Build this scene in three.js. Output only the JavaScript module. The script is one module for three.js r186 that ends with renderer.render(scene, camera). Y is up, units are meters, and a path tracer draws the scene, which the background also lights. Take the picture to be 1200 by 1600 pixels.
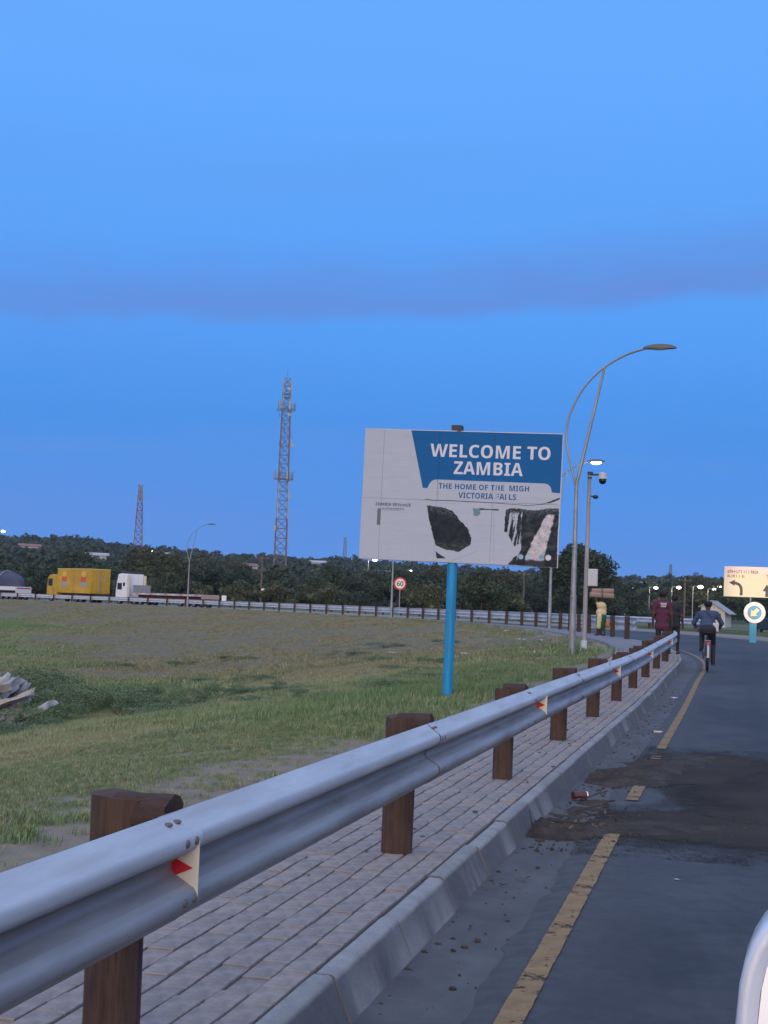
import * as THREE from 'three';
import { mergeGeometries, mergeVertices } from 'three/addons/utils/BufferGeometryUtils.js';
import { RoundedBoxGeometry } from 'three/addons/geometries/RoundedBoxGeometry.js';
import { MarchingCubes } from 'three/addons/objects/MarchingCubes.js';
import { ImprovedNoise } from 'three/addons/math/ImprovedNoise.js';

// ---------------------------------------------------------------- camera, sky, sun, exposure
const scene = new THREE.Scene();
const renderer = new THREE.WebGLRenderer({ antialias: true });
renderer.setSize(768, 1024);
renderer.toneMapping = THREE.LinearToneMapping;
renderer.toneMappingExposure = 1.0;
renderer.shadowMap.enabled = true;

const D2R = Math.PI / 180;
const camera = new THREE.PerspectiveCamera(39.146, 768 / 1024, 0.05, 6000);
const EYE = new THREE.Vector3(0, 1.46, 0);
camera.position.copy(EYE);
{
  const yaw = 13.846 * D2R, pitch = 3.731 * D2R, roll = 2.1 * D2R;
  const f = new THREE.Vector3(-Math.sin(yaw) * Math.cos(pitch), Math.sin(pitch), -Math.cos(yaw) * Math.cos(pitch));
  const r = new THREE.Vector3().crossVectors(f, new THREE.Vector3(0, 1, 0)).normalize();
  const u = new THREE.Vector3().crossVectors(r, f);
  camera.up.copy(u.multiplyScalar(Math.cos(roll)).addScaledVector(r, -Math.sin(roll)));
  camera.lookAt(EYE.clone().add(f));
}

function rng(seed) { let a = seed >>> 0; return () => { a = (a + 0x6D2B79F5) | 0; let t = Math.imul(a ^ (a >>> 15), 1 | a); t = (t + Math.imul(t ^ (t >>> 7), 61 | t)) ^ t; return ((t ^ (t >>> 14)) >>> 0) / 4294967296; }; }
const perlin = new ImprovedNoise();
const noise = (x, y, z = 0.37) => perlin.noise(x, y, z);
function fbm(x, y, o = 4, z = 0.37) { let a = 0.5, s = 0; for (let i = 0; i < o; i++) { s += a * perlin.noise(x, y, z + i * 7.1); x *= 2.03; y *= 2.03; a *= 0.5; } return s; }
const clamp = (x, a = 0, b = 1) => Math.min(b, Math.max(a, x));
const lerp = (a, b, t) => a + (b - a) * t;
const sstep = (a, b, x) => { const t = clamp((x - a) / (b - a)); return t * t * (3 - 2 * t); };
const mix3 = (a, b, t) => [lerp(a[0], b[0], t), lerp(a[1], b[1], t), lerp(a[2], b[2], t)];
const s2l = c => c <= 0.04045 ? c / 12.92 : Math.pow((c + 0.055) / 1.055, 2.4);
const S = (r, g, b) => [s2l(r / 255), s2l(g / 255), s2l(b / 255)];

// the sun has set behind the viewer: afterglow direction
const SUN_AZ = 176, SUN_EL = 14;                      // degrees clockwise from -z
const sunDir = new THREE.Vector3(Math.sin(SUN_AZ * D2R) * Math.cos(SUN_EL * D2R), Math.sin(SUN_EL * D2R), -Math.cos(SUN_AZ * D2R) * Math.cos(SUN_EL * D2R));
{
  const W = 2048, H = 1024, data = new Float32Array(W * H * 4);
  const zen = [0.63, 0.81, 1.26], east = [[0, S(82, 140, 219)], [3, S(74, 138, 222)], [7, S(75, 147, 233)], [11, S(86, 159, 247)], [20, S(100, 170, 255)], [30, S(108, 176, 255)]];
  const cloudC = S(104, 136, 210);
  for (let j = 0; j < H; j++) {
    const el = ((j + 0.5) / H - 0.5) * 180;
    for (let i = 0; i < W; i++) {
      const a = ((i + 0.5) / W - 0.5) * 2 * Math.PI, dx = Math.cos(a), dz = Math.sin(a);
      const az = Math.atan2(dx, -dz) / D2R, e = Math.max(el, 0);
      let c = east[east.length - 1][1];
      for (let k = 0; k < east.length - 1; k++) if (e <= east[k + 1][0]) { c = mix3(east[k][1], east[k + 1][1], (e - east[k][0]) / (east[k + 1][0] - east[k][0])); break; }
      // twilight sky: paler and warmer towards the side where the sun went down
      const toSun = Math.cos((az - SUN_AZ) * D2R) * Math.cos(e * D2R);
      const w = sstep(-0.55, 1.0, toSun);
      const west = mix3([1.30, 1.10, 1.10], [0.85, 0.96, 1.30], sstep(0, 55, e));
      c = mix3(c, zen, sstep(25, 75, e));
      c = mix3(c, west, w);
      if (el < -1 || el > 45) { const o = (j * W + i) * 4; data[o] = c[0]; data[o + 1] = c[1]; data[o + 2] = c[2]; data[o + 3] = 1; continue; }
      // long thin bank of cloud, its lower edge sharper than its upper
      const wig = 1.1 * fbm(az * 0.05, el * 0.05, 3, 2.2);
      const edge = 11.45 + 0.055 * (((az + 14 + 540) % 360) - 180) * (Math.abs(az + 14) < 60 ? 1 : 0.2) + wig + 0.7 * fbm(az * 0.28, el * 0.6, 4, 9.1);
      const dEl = el - edge;
      const across = 0.75 + 0.55 * fbm(az * 0.035 + 5, el * 0.18, 4, 4.4) + 0.25 * fbm(az * 0.12, el * 0.9, 4, 5.4);
      let cl = sstep(-0.3, 0.45, dEl) * (1 - sstep(0.3, 3.9 + 0.02 * az, dEl)) * clamp(across, 0.25, 1.1);
      cl += 0.35 * sstep(-0.05, 0.5, fbm(az * 0.03 + 3, el * 0.22, 4, 12.3)) * sstep(1, 4, el) * (1 - sstep(8, 30, el));
      const wisp = sstep(0.12, 0.5, fbm(az * 0.09 + 11, el * 1.3, 4, 21)) * sstep(1.5, 4, el) * (1 - sstep(5, 9, el));
      c = mix3(c, mix3(cloudC, west, w * 0.8), clamp(cl * 0.74));
      c = mix3(c, mix3(S(118, 158, 232), west, w), wisp * 0.4);
      const o = (j * W + i) * 4; data[o] = c[0]; data[o + 1] = c[1]; data[o + 2] = c[2]; data[o + 3] = 1;
    }
  }
  const t = new THREE.DataTexture(data, W, H, THREE.RGBAFormat, THREE.FloatType);
  t.mapping = THREE.EquirectangularReflectionMapping; t.magFilter = THREE.LinearFilter; t.wrapS = THREE.RepeatWrapping; t.needsUpdate = true;
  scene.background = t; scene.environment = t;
}
const sun = new THREE.DirectionalLight(new THREE.Color().setRGB(1, 0.84, 0.68), 0.8);
sun.position.copy(sunDir).multiplyScalar(200); sun.castShadow = true; sun.shadow.radius = 40; sun.shadow.mapSize.set(2048, 2048);
Object.assign(sun.shadow.camera, { left: -120, right: 120, top: 120, bottom: -120, near: 1, far: 600 });
scene.add(sun); scene.add(sun.target);

// ---------------------------------------------------------------- helpers
const taken = new Map();
function numbered(n) { const k = taken.get(n) || 0; taken.set(n, k + 1); return k ? `${n}_${String(k).padStart(3, '0')}` : n; }
function tag(o, label, category, group) { o.userData.label = label; o.userData.category = category; if (group) o.userData.group = group; return o; }
function thing(name, label, category, pos = [0, 0, 0], ry = 0, group) {
  const o = new THREE.Group(); o.name = numbered(name); o.position.set(...pos); o.rotation.y = ry; scene.add(o); return tag(o, label, category, group);
}
function mesh(name, geo, mat, parent) {
  const m = new THREE.Mesh(Array.isArray(geo) ? merge(geo) : geo, mat); m.name = parent === scene ? numbered(name) : name; m.castShadow = m.receiveShadow = true; parent.add(m); return m;
}
function structure(name, geo, mat) { const m = mesh(name, geo, mat, scene); m.userData.kind = 'structure'; return m; }
function norm(g) { if (g.index) { /* keep */ } if (!g.attributes.uv) g.setAttribute('uv', new THREE.Float32BufferAttribute(new Float32Array(g.attributes.position.count * 2), 2)); if (!g.attributes.normal) g.computeVertexNormals(); return g; }
function merge(list) {
  const any = list.some(g => g.attributes.color);
  const l = list.map(g => { g = norm(g.index ? g.toNonIndexed() : g); for (const k of Object.keys(g.attributes)) if (!['position', 'normal', 'uv', 'color'].includes(k)) g.deleteAttribute(k); if (any && !g.attributes.color) g.setAttribute('color', new THREE.Float32BufferAttribute(new Float32Array(g.attributes.position.count * 3).fill(1), 3)); return g; });
  return mergeGeometries(l, false);
}
const V = (x, y, z) => new THREE.Vector3(x, y, z);
function box(w, h, d, x = 0, y = 0, z = 0, ry = 0, rx = 0, rz = 0) { const g = new THREE.BoxGeometry(w, h, d); if (rz) g.rotateZ(rz); if (rx) g.rotateX(rx); if (ry) g.rotateY(ry); return g.translate(x, y, z); }
function rbox(w, h, d, r, x = 0, y = 0, z = 0, seg = 2) { return new RoundedBoxGeometry(w, h, d, seg, r).translate(x, y, z); }
function cyl(r0, r1, h, x = 0, y = 0, z = 0, n = 16) { return new THREE.CylinderGeometry(r1, r0, h, n).translate(x, y + h / 2, z); }   // r0 at the foot
function rod(a, b, r, r2 = r, n = 8) {
  const A = V(...a), B = V(...b), d = B.clone().sub(A), g = new THREE.CylinderGeometry(r2, r, d.length(), n);
  return g.translate(0, d.length() / 2, 0).applyQuaternion(new THREE.Quaternion().setFromUnitVectors(V(0, 1, 0), d.normalize())).translate(A.x, A.y, A.z);
}
function tube(pts, r, n = 8, seg = 24) { return new THREE.TubeGeometry(new THREE.CatmullRomCurve3(pts.map(p => V(...p))), seg, r, n, false); }
function geo(pos, idx, uv, col) {
  const g = new THREE.BufferGeometry(); g.setAttribute('position', new THREE.Float32BufferAttribute(pos, 3)); if (idx) g.setIndex(idx);
  g.setAttribute('uv', new THREE.Float32BufferAttribute(uv || new Float32Array(pos.length / 3 * 2), 2)); if (col) g.setAttribute('color', new THREE.Float32BufferAttribute(col, 3)); g.computeVertexNormals(); return g;
}
function uvBox(g, s = 1) {      // uv in metres from the dominant axis of the normal
  g = g.index ? g.toNonIndexed() : g; const p = g.attributes.position, n = g.attributes.normal, uv = [];
  for (let i = 0; i < p.count; i++) { const ax = Math.abs(n.getX(i)), ay = Math.abs(n.getY(i)), az = Math.abs(n.getZ(i)); if (ay >= ax && ay >= az) uv.push(p.getX(i) * s, p.getZ(i) * s); else if (ax >= az) uv.push(p.getZ(i) * s, p.getY(i) * s); else uv.push(p.getX(i) * s, p.getY(i) * s); }
  g.setAttribute('uv', new THREE.Float32BufferAttribute(uv, 2)); return g;
}
function dataTex(n, fn, srgb) {
  const d = new Uint8Array(n * n * 4);
  for (let j = 0; j < n; j++) for (let i = 0; i < n; i++) { const c = fn(i / n, j / n), o = (j * n + i) * 4; d[o] = 255 * clamp(c[0]); d[o + 1] = 255 * clamp(c[1]); d[o + 2] = 255 * clamp(c[2]); d[o + 3] = 255; }
  const t = new THREE.DataTexture(d, n, n); t.wrapS = t.wrapT = THREE.RepeatWrapping; t.magFilter = THREE.LinearFilter; t.minFilter = THREE.LinearMipmapLinearFilter; t.generateMipmaps = true; if (srgb) t.colorSpace = THREE.SRGBColorSpace; t.needsUpdate = true; return t;
}
// tileable noise on the unit square
function tnoise(u, v, f, o = 4, z = 0) {
  let s = 0, a = 0.5; for (let k = 0; k < o; k++) {
    const A = perlin.noise(u * f, v * f, z), B = perlin.noise((u - 1) * f, v * f, z), C = perlin.noise(u * f, (v - 1) * f, z), Dd = perlin.noise((u - 1) * f, (v - 1) * f, z);
    s += a * lerp(lerp(A, B, u), lerp(C, Dd, u), v); f *= 2.1; a *= 0.55; z += 5.3;
  } return s;
}
const R0 = rng(5);
const speck = new Float32Array(512 * 512).map(() => R0());
const texGrain = dataTex(512, (u, v) => { const n = 0.80 + 0.5 * tnoise(u, v, 9, 5, 3.3) + 0.28 * (speck[((v * 512) | 0) * 512 + ((u * 512) | 0)] - 0.5); return [n, n, n]; });
const texCoarse = dataTex(256, (u, v) => { const n = 0.85 + 0.7 * tnoise(u, v, 5, 5, 13.3); return [n, n, n]; });
const bumpGrain = dataTex(512, (u, v) => { const n = 0.5 + 0.6 * tnoise(u, v, 22, 4, 7.7) + 0.35 * (speck[((v * 512) | 0) * 512 + ((u * 512) | 0)] - 0.5); return [n, n, n]; });
const texWood = dataTex(256, (u, v) => { const n = 0.72 + 0.55 * tnoise(u, v * 0.5, 6, 3, 1.3) + 0.22 * perlin.noise(u * 34, v * 2.2, 3.1) + 0.25 * perlin.noise(u * 90, v * 9, 6.1) + 0.4 * tnoise(u, v, 9, 4, 5.5); const c = n * 0.95; return [c, c * 0.93, c * 0.86]; });
const texWear = dataTex(512, (u, v) => { const n = tnoise(u, v, 7, 5, 31.3) + 0.35 * tnoise(u, v, 40, 3, 8.3) + 0.22 * (speck[((v * 512) | 0) * 512 + ((u * 512) | 0)] - 0.5); const k = n > -0.15 ? 1 : 0; return [k, k, k]; });
const texSteel = (() => { // u across the beam (0.42 m), v along it (tile of 4 m): mottled zinc, road dust, sparse rust spots and runs; dirt with painted shade below the top hump
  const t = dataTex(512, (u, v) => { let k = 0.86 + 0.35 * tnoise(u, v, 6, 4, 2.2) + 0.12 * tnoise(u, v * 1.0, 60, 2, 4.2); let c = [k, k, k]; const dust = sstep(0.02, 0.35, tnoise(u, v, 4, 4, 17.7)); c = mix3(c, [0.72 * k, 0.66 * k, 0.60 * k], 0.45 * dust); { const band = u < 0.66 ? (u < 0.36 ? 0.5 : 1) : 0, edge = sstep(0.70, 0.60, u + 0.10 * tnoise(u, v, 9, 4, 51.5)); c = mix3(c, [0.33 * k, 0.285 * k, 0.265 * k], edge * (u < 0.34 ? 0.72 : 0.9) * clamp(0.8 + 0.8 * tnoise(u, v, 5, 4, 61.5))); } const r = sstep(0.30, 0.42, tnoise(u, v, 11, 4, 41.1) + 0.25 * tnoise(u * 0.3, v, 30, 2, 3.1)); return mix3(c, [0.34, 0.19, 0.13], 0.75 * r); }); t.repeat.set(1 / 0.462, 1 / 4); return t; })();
const rep = (t, x, y = x) => { const c = t.clone(); c.repeat.set(x, y); c.needsUpdate = true; return c; };
function mat(rgb, rough = 0.85, metal = 0, extra = {}) { const m = new THREE.MeshStandardMaterial({ roughness: rough, metalness: metal, side: THREE.DoubleSide, ...extra }); m.color.setRGB(...rgb); return m; }

const M = {
  asphalt: mat([1, 1, 1], 0.86, 0, { vertexColors: true, map: rep(texGrain, 1.3), bumpMap: rep(bumpGrain, 1.3), bumpScale: 0.006 }),
  concrete: mat([0.30, 0.29, 0.285], 0.9, 0, { map: rep(texGrain, 1.1), bumpMap: rep(bumpGrain, 1.1), bumpScale: 0.005 }),
  kerbA: mat([1, 1, 1], 0.9, 0, { vertexColors: true, map: rep(texGrain, 0.9), bumpMap: rep(bumpGrain, 1.7), bumpScale: 0.006 }),
  kerbB: mat([0.9, 0.9, 0.89], 0.9, 0, { vertexColors: true, map: rep(texGrain, 1.2), bumpMap: rep(bumpGrain, 1.4), bumpScale: 0.006 }),
  bedding: mat([0.10, 0.088, 0.075], 0.95, 0, { map: rep(texGrain, 2) }),
  terrain: mat([1, 1, 1], 0.95, 0, { vertexColors: true, map: rep(texGrain, 0.45), bumpMap: rep(bumpGrain, 0.6), bumpScale: 0.03 }),
  yellow: mat([0.35, 0.21, 0.085], 0.8, 0, { map: rep(texGrain, 1.5), alphaMap: texWear, alphaTest: 0.5 }),
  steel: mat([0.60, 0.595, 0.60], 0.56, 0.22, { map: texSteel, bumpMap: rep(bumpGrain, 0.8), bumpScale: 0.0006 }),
  zinc: mat([0.66, 0.66, 0.68], 0.5, 0.3, { map: rep(texCoarse, 0.5) }),
  galv: mat([0.36, 0.37, 0.38], 0.5, 0.5, { map: rep(texCoarse, 1) }),
  bolt: mat([0.20, 0.16, 0.14], 0.7, 0.5),
  rust: mat([0.13, 0.055, 0.03], 0.9, 0.1, { map: rep(texGrain, 4) }),
  post: mat([0.105, 0.064, 0.048], 0.9, 0, { map: rep(texWood, 1), bumpMap: rep(texWood, 1), bumpScale: 0.006 }),
  postEnd: mat([0.075, 0.043, 0.035], 0.9, 0, { map: rep(texWood, 4) }),
  reflW: mat([0.85, 0.74, 0.60], 0.4), reflR: mat([0.70, 0.015, 0.03], 0.35),
  white: mat([0.74, 0.74, 0.75], 0.55), black: mat([0.015, 0.015, 0.018], 0.5), dark: mat([0.04, 0.04, 0.045], 0.6),
  bark: mat([0.10, 0.075, 0.055], 0.95, 0, { map: rep(texWood, 1) }),
};
const glow = (rgb, k) => { const m = new THREE.MeshStandardMaterial({ color: 0x111111, emissive: new THREE.Color().setRGB(...rgb), emissiveIntensity: k, roughness: 0.4 }); return m; };
const lampGlow = glow([1, 0.93, 0.80], 6);

// ---------------------------------------------------------------- the course of the road (line of the guard rail along its left side)
const course = new THREE.CatmullRomCurve3([[-1.4, 30], [-1.45, 6], [-1.465, 0], [-1.5, -12], [-1.5, -30], [-1.55, -40], [-2.45, -48], [-4.3, -56.6], [-6.4, -66], [-9.3, -78], [-13.2, -89], [-18.8, -100], [-29.0, -117], [-47.8, -140], [-58.1, -150], [-75.4, -160.9], [-93.5, -170.3], [-116, -181], [-160, -202]].map(p => V(p[0], 0, p[1])), false, 'centripetal');
const NP = 640, PT = [];
{ const len = course.getLength(); course.arcLengthDivisions = 1500; course.updateArcLengths();
  for (let i = 0; i <= NP; i++) { const u = i / NP, p = course.getPointAt(u), t = course.getTangentAt(u); PT.push({ x: p.x, z: p.z, tx: t.x, tz: t.z, s: u * course.getLength() }); } }
const PLEN = PT[NP].s;
const levelAtZ = z => 0.15 + 0.42 * sstep(-20, -56, z);                  // level of the paved walk
PT.forEach(p => p.g = levelAtZ(p.z));
function at(s) { const f = clamp(s / PLEN) * NP, i = Math.min(NP - 1, Math.floor(f)), t = f - i, a = PT[i], b = PT[i + 1]; const tx = lerp(a.tx, b.tx, t), tz = lerp(a.tz, b.tz, t), l = Math.hypot(tx, tz); return { x: lerp(a.x, b.x, t), z: lerp(a.z, b.z, t), tx: tx / l, tz: tz / l, g: lerp(a.g, b.g, t), s }; }
function off(s, l, y = 0) { const p = at(s); return V(p.x - p.tz * l, p.g + y, p.z + p.tx * l); }   // l > 0: towards the road
function sAtZ(z) { for (let i = 1; i <= NP; i++) if (PT[i].z <= z) { const a = PT[i - 1], b = PT[i]; return lerp(a.s, b.s, (a.z - z) / (a.z - b.z)); } return PLEN; }
function nearest(x, z) { let bi = 0, bd = 1e9; for (let i = 0; i <= NP; i += 16) { const d = (PT[i].x - x) ** 2 + (PT[i].z - z) ** 2; if (d < bd) { bd = d; bi = i; } } const lo = Math.max(0, bi - 16), hi = Math.min(NP, bi + 16); for (let i = lo; i <= hi; i++) { const d = (PT[i].x - x) ** 2 + (PT[i].z - z) ** 2; if (d < bd) { bd = d; bi = i; } } const p = PT[bi]; const l = (x - p.x) * -p.tz + (z - p.z) * p.tx; return { l: Math.sign(l) * Math.sqrt(bd), p }; }
const S0 = sAtZ(4), S40 = sAtZ(-40);
const WALK = -1.66;                                                      // field edge of the walk
function hillY(x, z) {
  const r = Math.hypot(x, z), az = Math.atan2(x, -z) / D2R; if (r < 260) return 0;
  const ridge = 17 + 9 * sstep(0, -30, az) * 1 + 5 * noise(az * 0.11 + 3, 1.5) + 2.2 * noise(az * 0.5, 4.5);
  return ridge * sstep(300, 1050, r) * (1 - 0.5 * sstep(1400, 2600, r)) + 2.5 * fbm(x * 0.008, z * 0.008, 3) * sstep(260, 420, r);
}
function groundY(x, z, q = nearest(x, z)) {
  const { l, p } = q; let y;
  if (l < WALK) {
    const t = WALK - l, w = lerp(15, 36, sstep(40, 120, p.s - S0)), k = sstep(0, 1, t / w);
    const basin = -1.65 - 0.3 * noise(x * 0.05, z * 0.05);
    const g0 = lerp(p.g, 0.14 + 0.42 * sstep(-50, -92, p.z), sstep(0, 1.8, t)); y = lerp(g0 - 0.035, basin, k) + 0.10 * fbm(x * 0.35, z * 0.35, 3) * sstep(0.1, 2, t) + 0.02 * fbm(x * 2.2, z * 2.2, 2) * sstep(0, 0.5, t);
  } else if (l < 9.0) y = p.g - 0.45;
  else y = lerp(p.g - 0.45, p.g - 0.06, sstep(9.0, 9.8, l)) + 0.06 * fbm(x * 0.2, z * 0.2, 3) * sstep(10, 14, l);
  return y + hillY(x, z);
}
// ---------------------------------------------------------------- terrain, one sheet to the horizon
const cDry = [0.225, 0.20, 0.105], cBrown = [0.215, 0.18, 0.105], cGreen = [0.10, 0.145, 0.06], cSoil = [0.36, 0.275, 0.195], cOlive = [0.155, 0.168, 0.082];
function fieldColor(x, z, n) {
  const t = WALK - n.l, n1 = fbm(x * 0.11, z * 0.11, 4, 3.3), n2 = fbm(x * 0.6, z * 0.6, 3, 8.8), n3 = fbm(x * 2.4, z * 2.4, 3, 1.8);
  let c = mix3(cOlive, cGreen, sstep(-0.12, 0.25, n1 + 0.4 * n2));
  c = mix3(c, cDry, sstep(-0.05, 0.35, -n1 + 0.5 * n2));
  c = mix3(c, cGreen, 0.6 * sstep(9, 16, t + 8 * n1));
  const bank = sstep(40, 66, n.p.s - S0) * (1 - sstep(20, 34, t + 14 * n1));
  { const fur = sstep(-0.1, 0.35, fbm((x + z * 0.45) * 0.9, (z - x * 0.45) * 0.12, 3, 6.1)); c = mix3(c, mix3(mix3(cBrown, cDry, sstep(-0.2, 0.3, n2)), [0.175, 0.145, 0.085], 0.5 * fur), bank * 0.92); }
  c = mix3(c, cSoil, (1 - sstep(0.25, 1.15, t + 1.5 * n3 + 0.9 * n2)) * 0.92);
  c = mix3(c, cSoil, 0.7 * sstep(0.08, 0.3, n3 + 0.4 * n2) * (1 - sstep(2, 5, t)));
  return c;
}
{
  const rings = [0.6]; while (rings[rings.length - 1] < 4200) rings.push(rings[rings.length - 1] * (rings[rings.length - 1] < 60 ? 1.026 : 1.042));
  const azs = []; for (let a = -180; a < 180;) { azs.push(a); a += (a > -36 && a < 10) ? 0.24 : 4; }
  const pos = [], uv = [], col = [], idx = [], n = azs.length;
  for (const r of rings) for (const a of azs) {
    const x = Math.sin(a * D2R) * r, z = -Math.cos(a * D2R) * r, q = nearest(x, z), y = groundY(x, z, q); pos.push(x, y, z); uv.push(x, z);
    let c = q.l < WALK ? fieldColor(x, z, q) : mix3(cGreen, cOlive, sstep(-0.2, 0.3, fbm(x * 0.1, z * 0.1, 3)));
    col.push(...c);
  }
  for (let i = 0; i < rings.length - 1; i++) for (let j = 0; j < n; j++) { const a = i * n + j, b = i * n + (j + 1) % n; idx.push(a, b, a + n, b, b + n, a + n); }
  structure('ground', geo(pos, idx, uv, col), M.terrain);
}
// ---------------------------------------------------------------- road
const KF = 0.13, KB = 0.05, KFOOT = 0.205, ASPH = 0.545;                  // lateral places: kerb front, kerb back, kerb foot, asphalt edge
const dots = (x, z, cx, cz, rx, rz, rot = 0) => { const c = Math.cos(rot), s = Math.sin(rot), dx = x - cx, dz = z - cz; return Math.hypot((c * dx + s * dz) / rx, (-s * dx + c * dz) / rz); };
function roadColor(x, z) {
  const n1 = fbm(x * 0.5, z * 0.16, 4, 2.1), n2 = fbm(x * 2.3, z * 1.3, 4, 5.2), n3 = fbm(x * 7, z * 7, 2, 9.2);
  let c = mix3([0.040, 0.042, 0.050], [0.082, 0.083, 0.090], clamp(0.45 + 1.5 * n1 + 0.8 * n2 + 0.4 * n3));
  const track = Math.exp(-(((x - 0.35) / 0.22) ** 2)) + Math.exp(-(((x - 1.95) / 0.25) ** 2));
  c = mix3(c, [0.036, 0.037, 0.042], clamp(track * (0.42 + 0.8 * n2 + 0.5 * n1)) * 0.7);
  // silt washed over the carriageway from the kerb
  const st = Math.min(dots(x, z, 0.75, -12.2, 1.3, 3.4, 0.05), dots(x, z, -0.45, -14.2, 0.75, 2.1, 0.2), dots(x, z, -0.1, -10.3, 1.1, 1.15, 0)) + 0.55 * fbm(x * 1.6, z * 0.9, 4, 6.6) + 0.25 * n3;
  c = mix3(c, mix3([0.034, 0.028, 0.025], [0.058, 0.047, 0.040], clamp(0.5 + 1.6 * n2)), 0.92 * (1 - sstep(0.72, 1.1, st)));
  const dust = sstep(-0.45, -0.92, x + 0.35 * n2 + 0.25 * n1 + 0.12 * n3) * (z > -45 ? 1 : 0);
  c = mix3(c, [0.105, 0.10, 0.098], dust * 0.75);
  return c;
}
{
  const pos = [], uv = [], col = [], idx = [];
  const ss = []; for (let s = S0 - 20; s < PLEN; ) { ss.push(s); const z = -(s - S0) + 4; s += z > -22 && z < -2 ? 0.11 : z > -50 && z < 2 ? 0.3 : 1.2; }
  const ls = []; for (let l = ASPH; l < 9.4;) { ls.push(l); l += l < 3.2 ? 0.085 : 0.5; } ls.push(9.4);
  for (const s of ss) { const q = at(s); ls.forEach((l, j) => {
    const jag = j === 0 ? 0.035 * fbm(s * 1.3, 2, 4) + 0.02 * noise(s * 7, 3.3) : 0, p = off(s, l + jag * 1.6, -0.15);
    const drop = j === 0 ? -0.018 : 0.004 * fbm(p.x * 0.7, p.z * 0.5, 3);
    pos.push(p.x, p.y + drop, p.z); uv.push(p.x, p.z); col.push(...roadColor(p.x, p.z)); }); }
  const n = ls.length; for (let i = 0; i < ss.length - 1; i++) for (let j = 0; j < n - 1; j++) { const a = i * n + j; idx.push(a, a + 1, a + n, a + 1, a + n + 1, a + n); }
  structure('road', geo(pos, idx, uv, col), M.asphalt);
  // the arm of the junction that leaves to the right
  const g = [], u2 = [], c2 = [], i2 = []; let k = 0;
  for (let z = 20; z >= -60; z -= 1) { for (const x of [7.8, 12, 18, 26]) { const y = levelAtZ(z) - 0.15 - 0.012; g.push(x, y, z); u2.push(x, z); c2.push(...roadColor(x, z)); } if (z < 20) for (let j = 0; j < 3; j++) { const a = (k - 1) * 4 + j; i2.push(a, a + 1, a + 4, a + 1, a + 5, a + 4); } k++; }
  structure('road', geo(g, i2, u2, c2), M.asphalt);
}
function strip(sFrom, sTo, prof, step, wob) {              // sheet swept along the course; prof: [lateral, height][]
  const pos = [], uv = [], idx = []; let k = 0; const n = prof.length; const N = Math.max(1, Math.round((sTo - sFrom) / step));
  const run = [0]; for (let j = 1; j < n; j++) run.push(run[j - 1] + Math.hypot(prof[j][0] - prof[j - 1][0], prof[j][1] - prof[j - 1][1]));
  for (let i = 0; i <= N; i++) { const s = lerp(sFrom, sTo, i / N); prof.forEach(([l, y], j) => { const w = wob ? wob(s, j) : [0, 0], p = off(s, l + w[0], y + w[1]); pos.push(p.x, p.y, p.z); uv.push(run[j], s); }); if (i) for (let j = 0; j < n - 1; j++) { const a = (i - 1) * n + j; idx.push(a, a + 1, a + n, a + 1, a + n + 1, a + n); } }
  return geo(pos, idx, uv);
}
// gutter: dusty concrete channel between kerb foot and asphalt edge
const gutterMat = mat([0.125, 0.12, 0.122], 0.9, 0, { map: rep(texCoarse, 0.9, 0.5), bumpMap: rep(bumpGrain, 1.2), bumpScale: 0.006 });
structure('gutter', strip(S0 - 15, PLEN, [[KFOOT - 0.04, -0.158], [KFOOT, -0.160], [0.40, -0.168], [ASPH + 0.06, -0.170]], 0.4, (s, j) => [0, 0.005 * fbm(s * 0.9, j * 3, 3)]), gutterMat);
// yellow edge line, worn and partly buried
{
  const pos = [], uv = [], idx = []; let k = 0; const R = rng(77);
  const place = (s) => { const z = at(s).z; return 0.675 + 0.105 * 0 + 0; };
  for (let s = S0 - 12; s < sAtZ(-150); s += 0.05) {
    const p = at(s); const buried = (p.z < -9.75 && p.z > -11.55) || (p.z < -12.6 && p.z > -16.2); if (p.z < -60 && ((s * 20) | 0) % 8) continue;
    const l = 0.68, w = 0.10, e0 = 0.005 * fbm(s * 3, 1, 3) + 0.004 * noise(s * 17, 2.5), e1 = 0.005 * fbm(s * 3, 7, 3) + 0.004 * noise(s * 17, 8.5); if (buried && !(noise(s * 5, 2.2) > 0.55)) continue;
    const step = p.z < -60 ? 0.41 : 0.051; const a = off(s, l + e0, -0.1415), b = off(s, l + w + e1, -0.1415), c = off(s + step, l + w + e1, -0.1415), d = off(s + step, l + e0, -0.1415);
    pos.push(...a, ...b, ...c, ...d); uv.push(0, s, w, s, w, s + step, 0, s + step); idx.push(k, k + 1, k + 2, k, k + 2, k + 3); k += 4;
  }
  structure('edge_line', geo(pos, idx, uv), M.yellow);
}
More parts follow.
